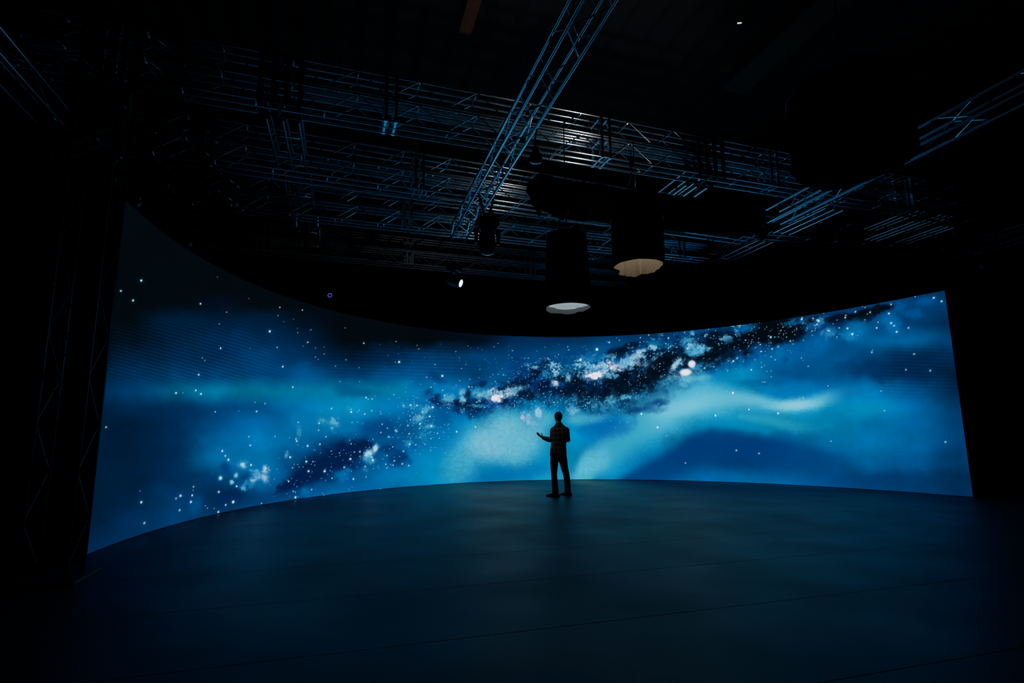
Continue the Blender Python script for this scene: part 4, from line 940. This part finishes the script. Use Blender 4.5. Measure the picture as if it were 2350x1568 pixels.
# trousers
tr = fuse([loft([(.74, -.012, .01, .135, .105), (.80, -.014, .005, .172, .124), (.88, -.016, .0, .172, .126), (.98, -.012, .0, .160, .118)]),
           limb([(-.095, .0, .82, .095), (-.108, .01, .70, .089), (-.112, .01, .62, .080), (-.115, .02, .46, .066), (-.106, .0, .30, .067), (-.099, -.04, .16, .073), (-.098, -.055, .075, .074)], 24),
           limb([(.078, .02, .82, .095), (.098, .03, .70, .089), (.113, .05, .62, .081), (.158, .09, .44, .069), (.178, .13, .29, .070), (.186, .16, .16, .072), (.188, .175, .075, .073)], 24)], .009, 3)
link('jeans', tr, M['jeans'], man)
def shoe(heel, toe):
    h_ = Vector(heel); d = (Vector(toe) - h_); L = d.length; d.normalize(); s = Vector((-d.y, d.x, 0)); bm = bmesh.new(); rows = []
    prof = [(-.01, .028, .060), (.02, .040, .090), (.07, .042, .105), (.12, .040, .090), (.17, .046, .068), (.22, .048, .055), (.26, .041, .044), (.285, .024, .028)]
    for x, w_, z in prof:
        p = h_ + d*(x*L/.285); n_ = 12; row = []
        for i in range(n_):
            a = 2*PI*i/n_; ca_, sa_ = math.cos(a), math.sin(a)
            row.append(bm.verts.new(p + s*(w_*math.copysign(abs(ca_)**.7, ca_)) + Vector((0, 0, .020 + (z-.020)*(.5+.5*math.copysign(abs(sa_)**.8, sa_))))))
        rows.append(row)
    for A_, B_ in zip(rows[:-1], rows[1:]):
        for i in range(12): bm.faces.new((A_[i], A_[(i+1) % 12], B_[(i+1) % 12], B_[i]))
    bm.faces.new(rows[0][::-1]); bm.faces.new(rows[-1])
    o = link('shoe', finish(bm, 'shoe'), M['shoe'], man)
    bm = bmesh.new(); lo = []; hi_ = []
    for x, w_, z in prof:
        p = h_ + d*(x*L/.285)
        for q, zz_ in ((lo, 0.0), (hi_, .021)): q.append((bm.verts.new(p + s*(w_+.004) + Vector((0, 0, zz_))), bm.verts.new(p - s*(w_+.004) + Vector((0, 0, zz_)))))
    for q, fl_ in ((lo, 1), (hi_, 0)):
        for a, b_ in zip(q[:-1], q[1:]):
            f4 = (a[0], b_[0], b_[1], a[1]); bm.faces.new(f4[::-1] if fl_ else f4)
    for i in range(len(lo)-1):
        for k in (0, 1):
            f4 = (lo[i][k], lo[i+1][k], hi_[i+1][k], hi_[i][k]); bm.faces.new(f4 if k else f4[::-1])
    for e_ in (0, -1): bm.faces.new((lo[e_][0], lo[e_][1], hi_[e_][1], hi_[e_][0]))
    bmesh.ops.recalc_face_normals(bm, faces=bm.faces)
    link('sole', finish(bm, 'sole', False), M['sole'], o)
shoe((-.030, -.105, 0), (-.285, .055, 0)); shoe((.250, .125, 0), (.045, .32, 0))
# ------------------------------------------------------------------ render look
w = bpy.data.worlds.new('World'); S.world = w; w.use_nodes = True
w.node_tree.nodes['Background'].inputs['Color'].default_value = (.5, .75, .8, 1); w.node_tree.nodes['Background'].inputs['Strength'].default_value = 0.0
S.view_settings.view_transform = 'Standard'; S.view_settings.look = 'None'; S.view_settings.exposure = 0.0; S.view_settings.gamma = 1.0
S.view_settings.use_curve_mapping = False
cy = S.cycles; cy.max_bounces = 4; cy.diffuse_bounces = 2; cy.glossy_bounces = 3; cy.sample_clamp_indirect = 3.0; cy.blur_glossy = .5; cy.caustics_reflective = False
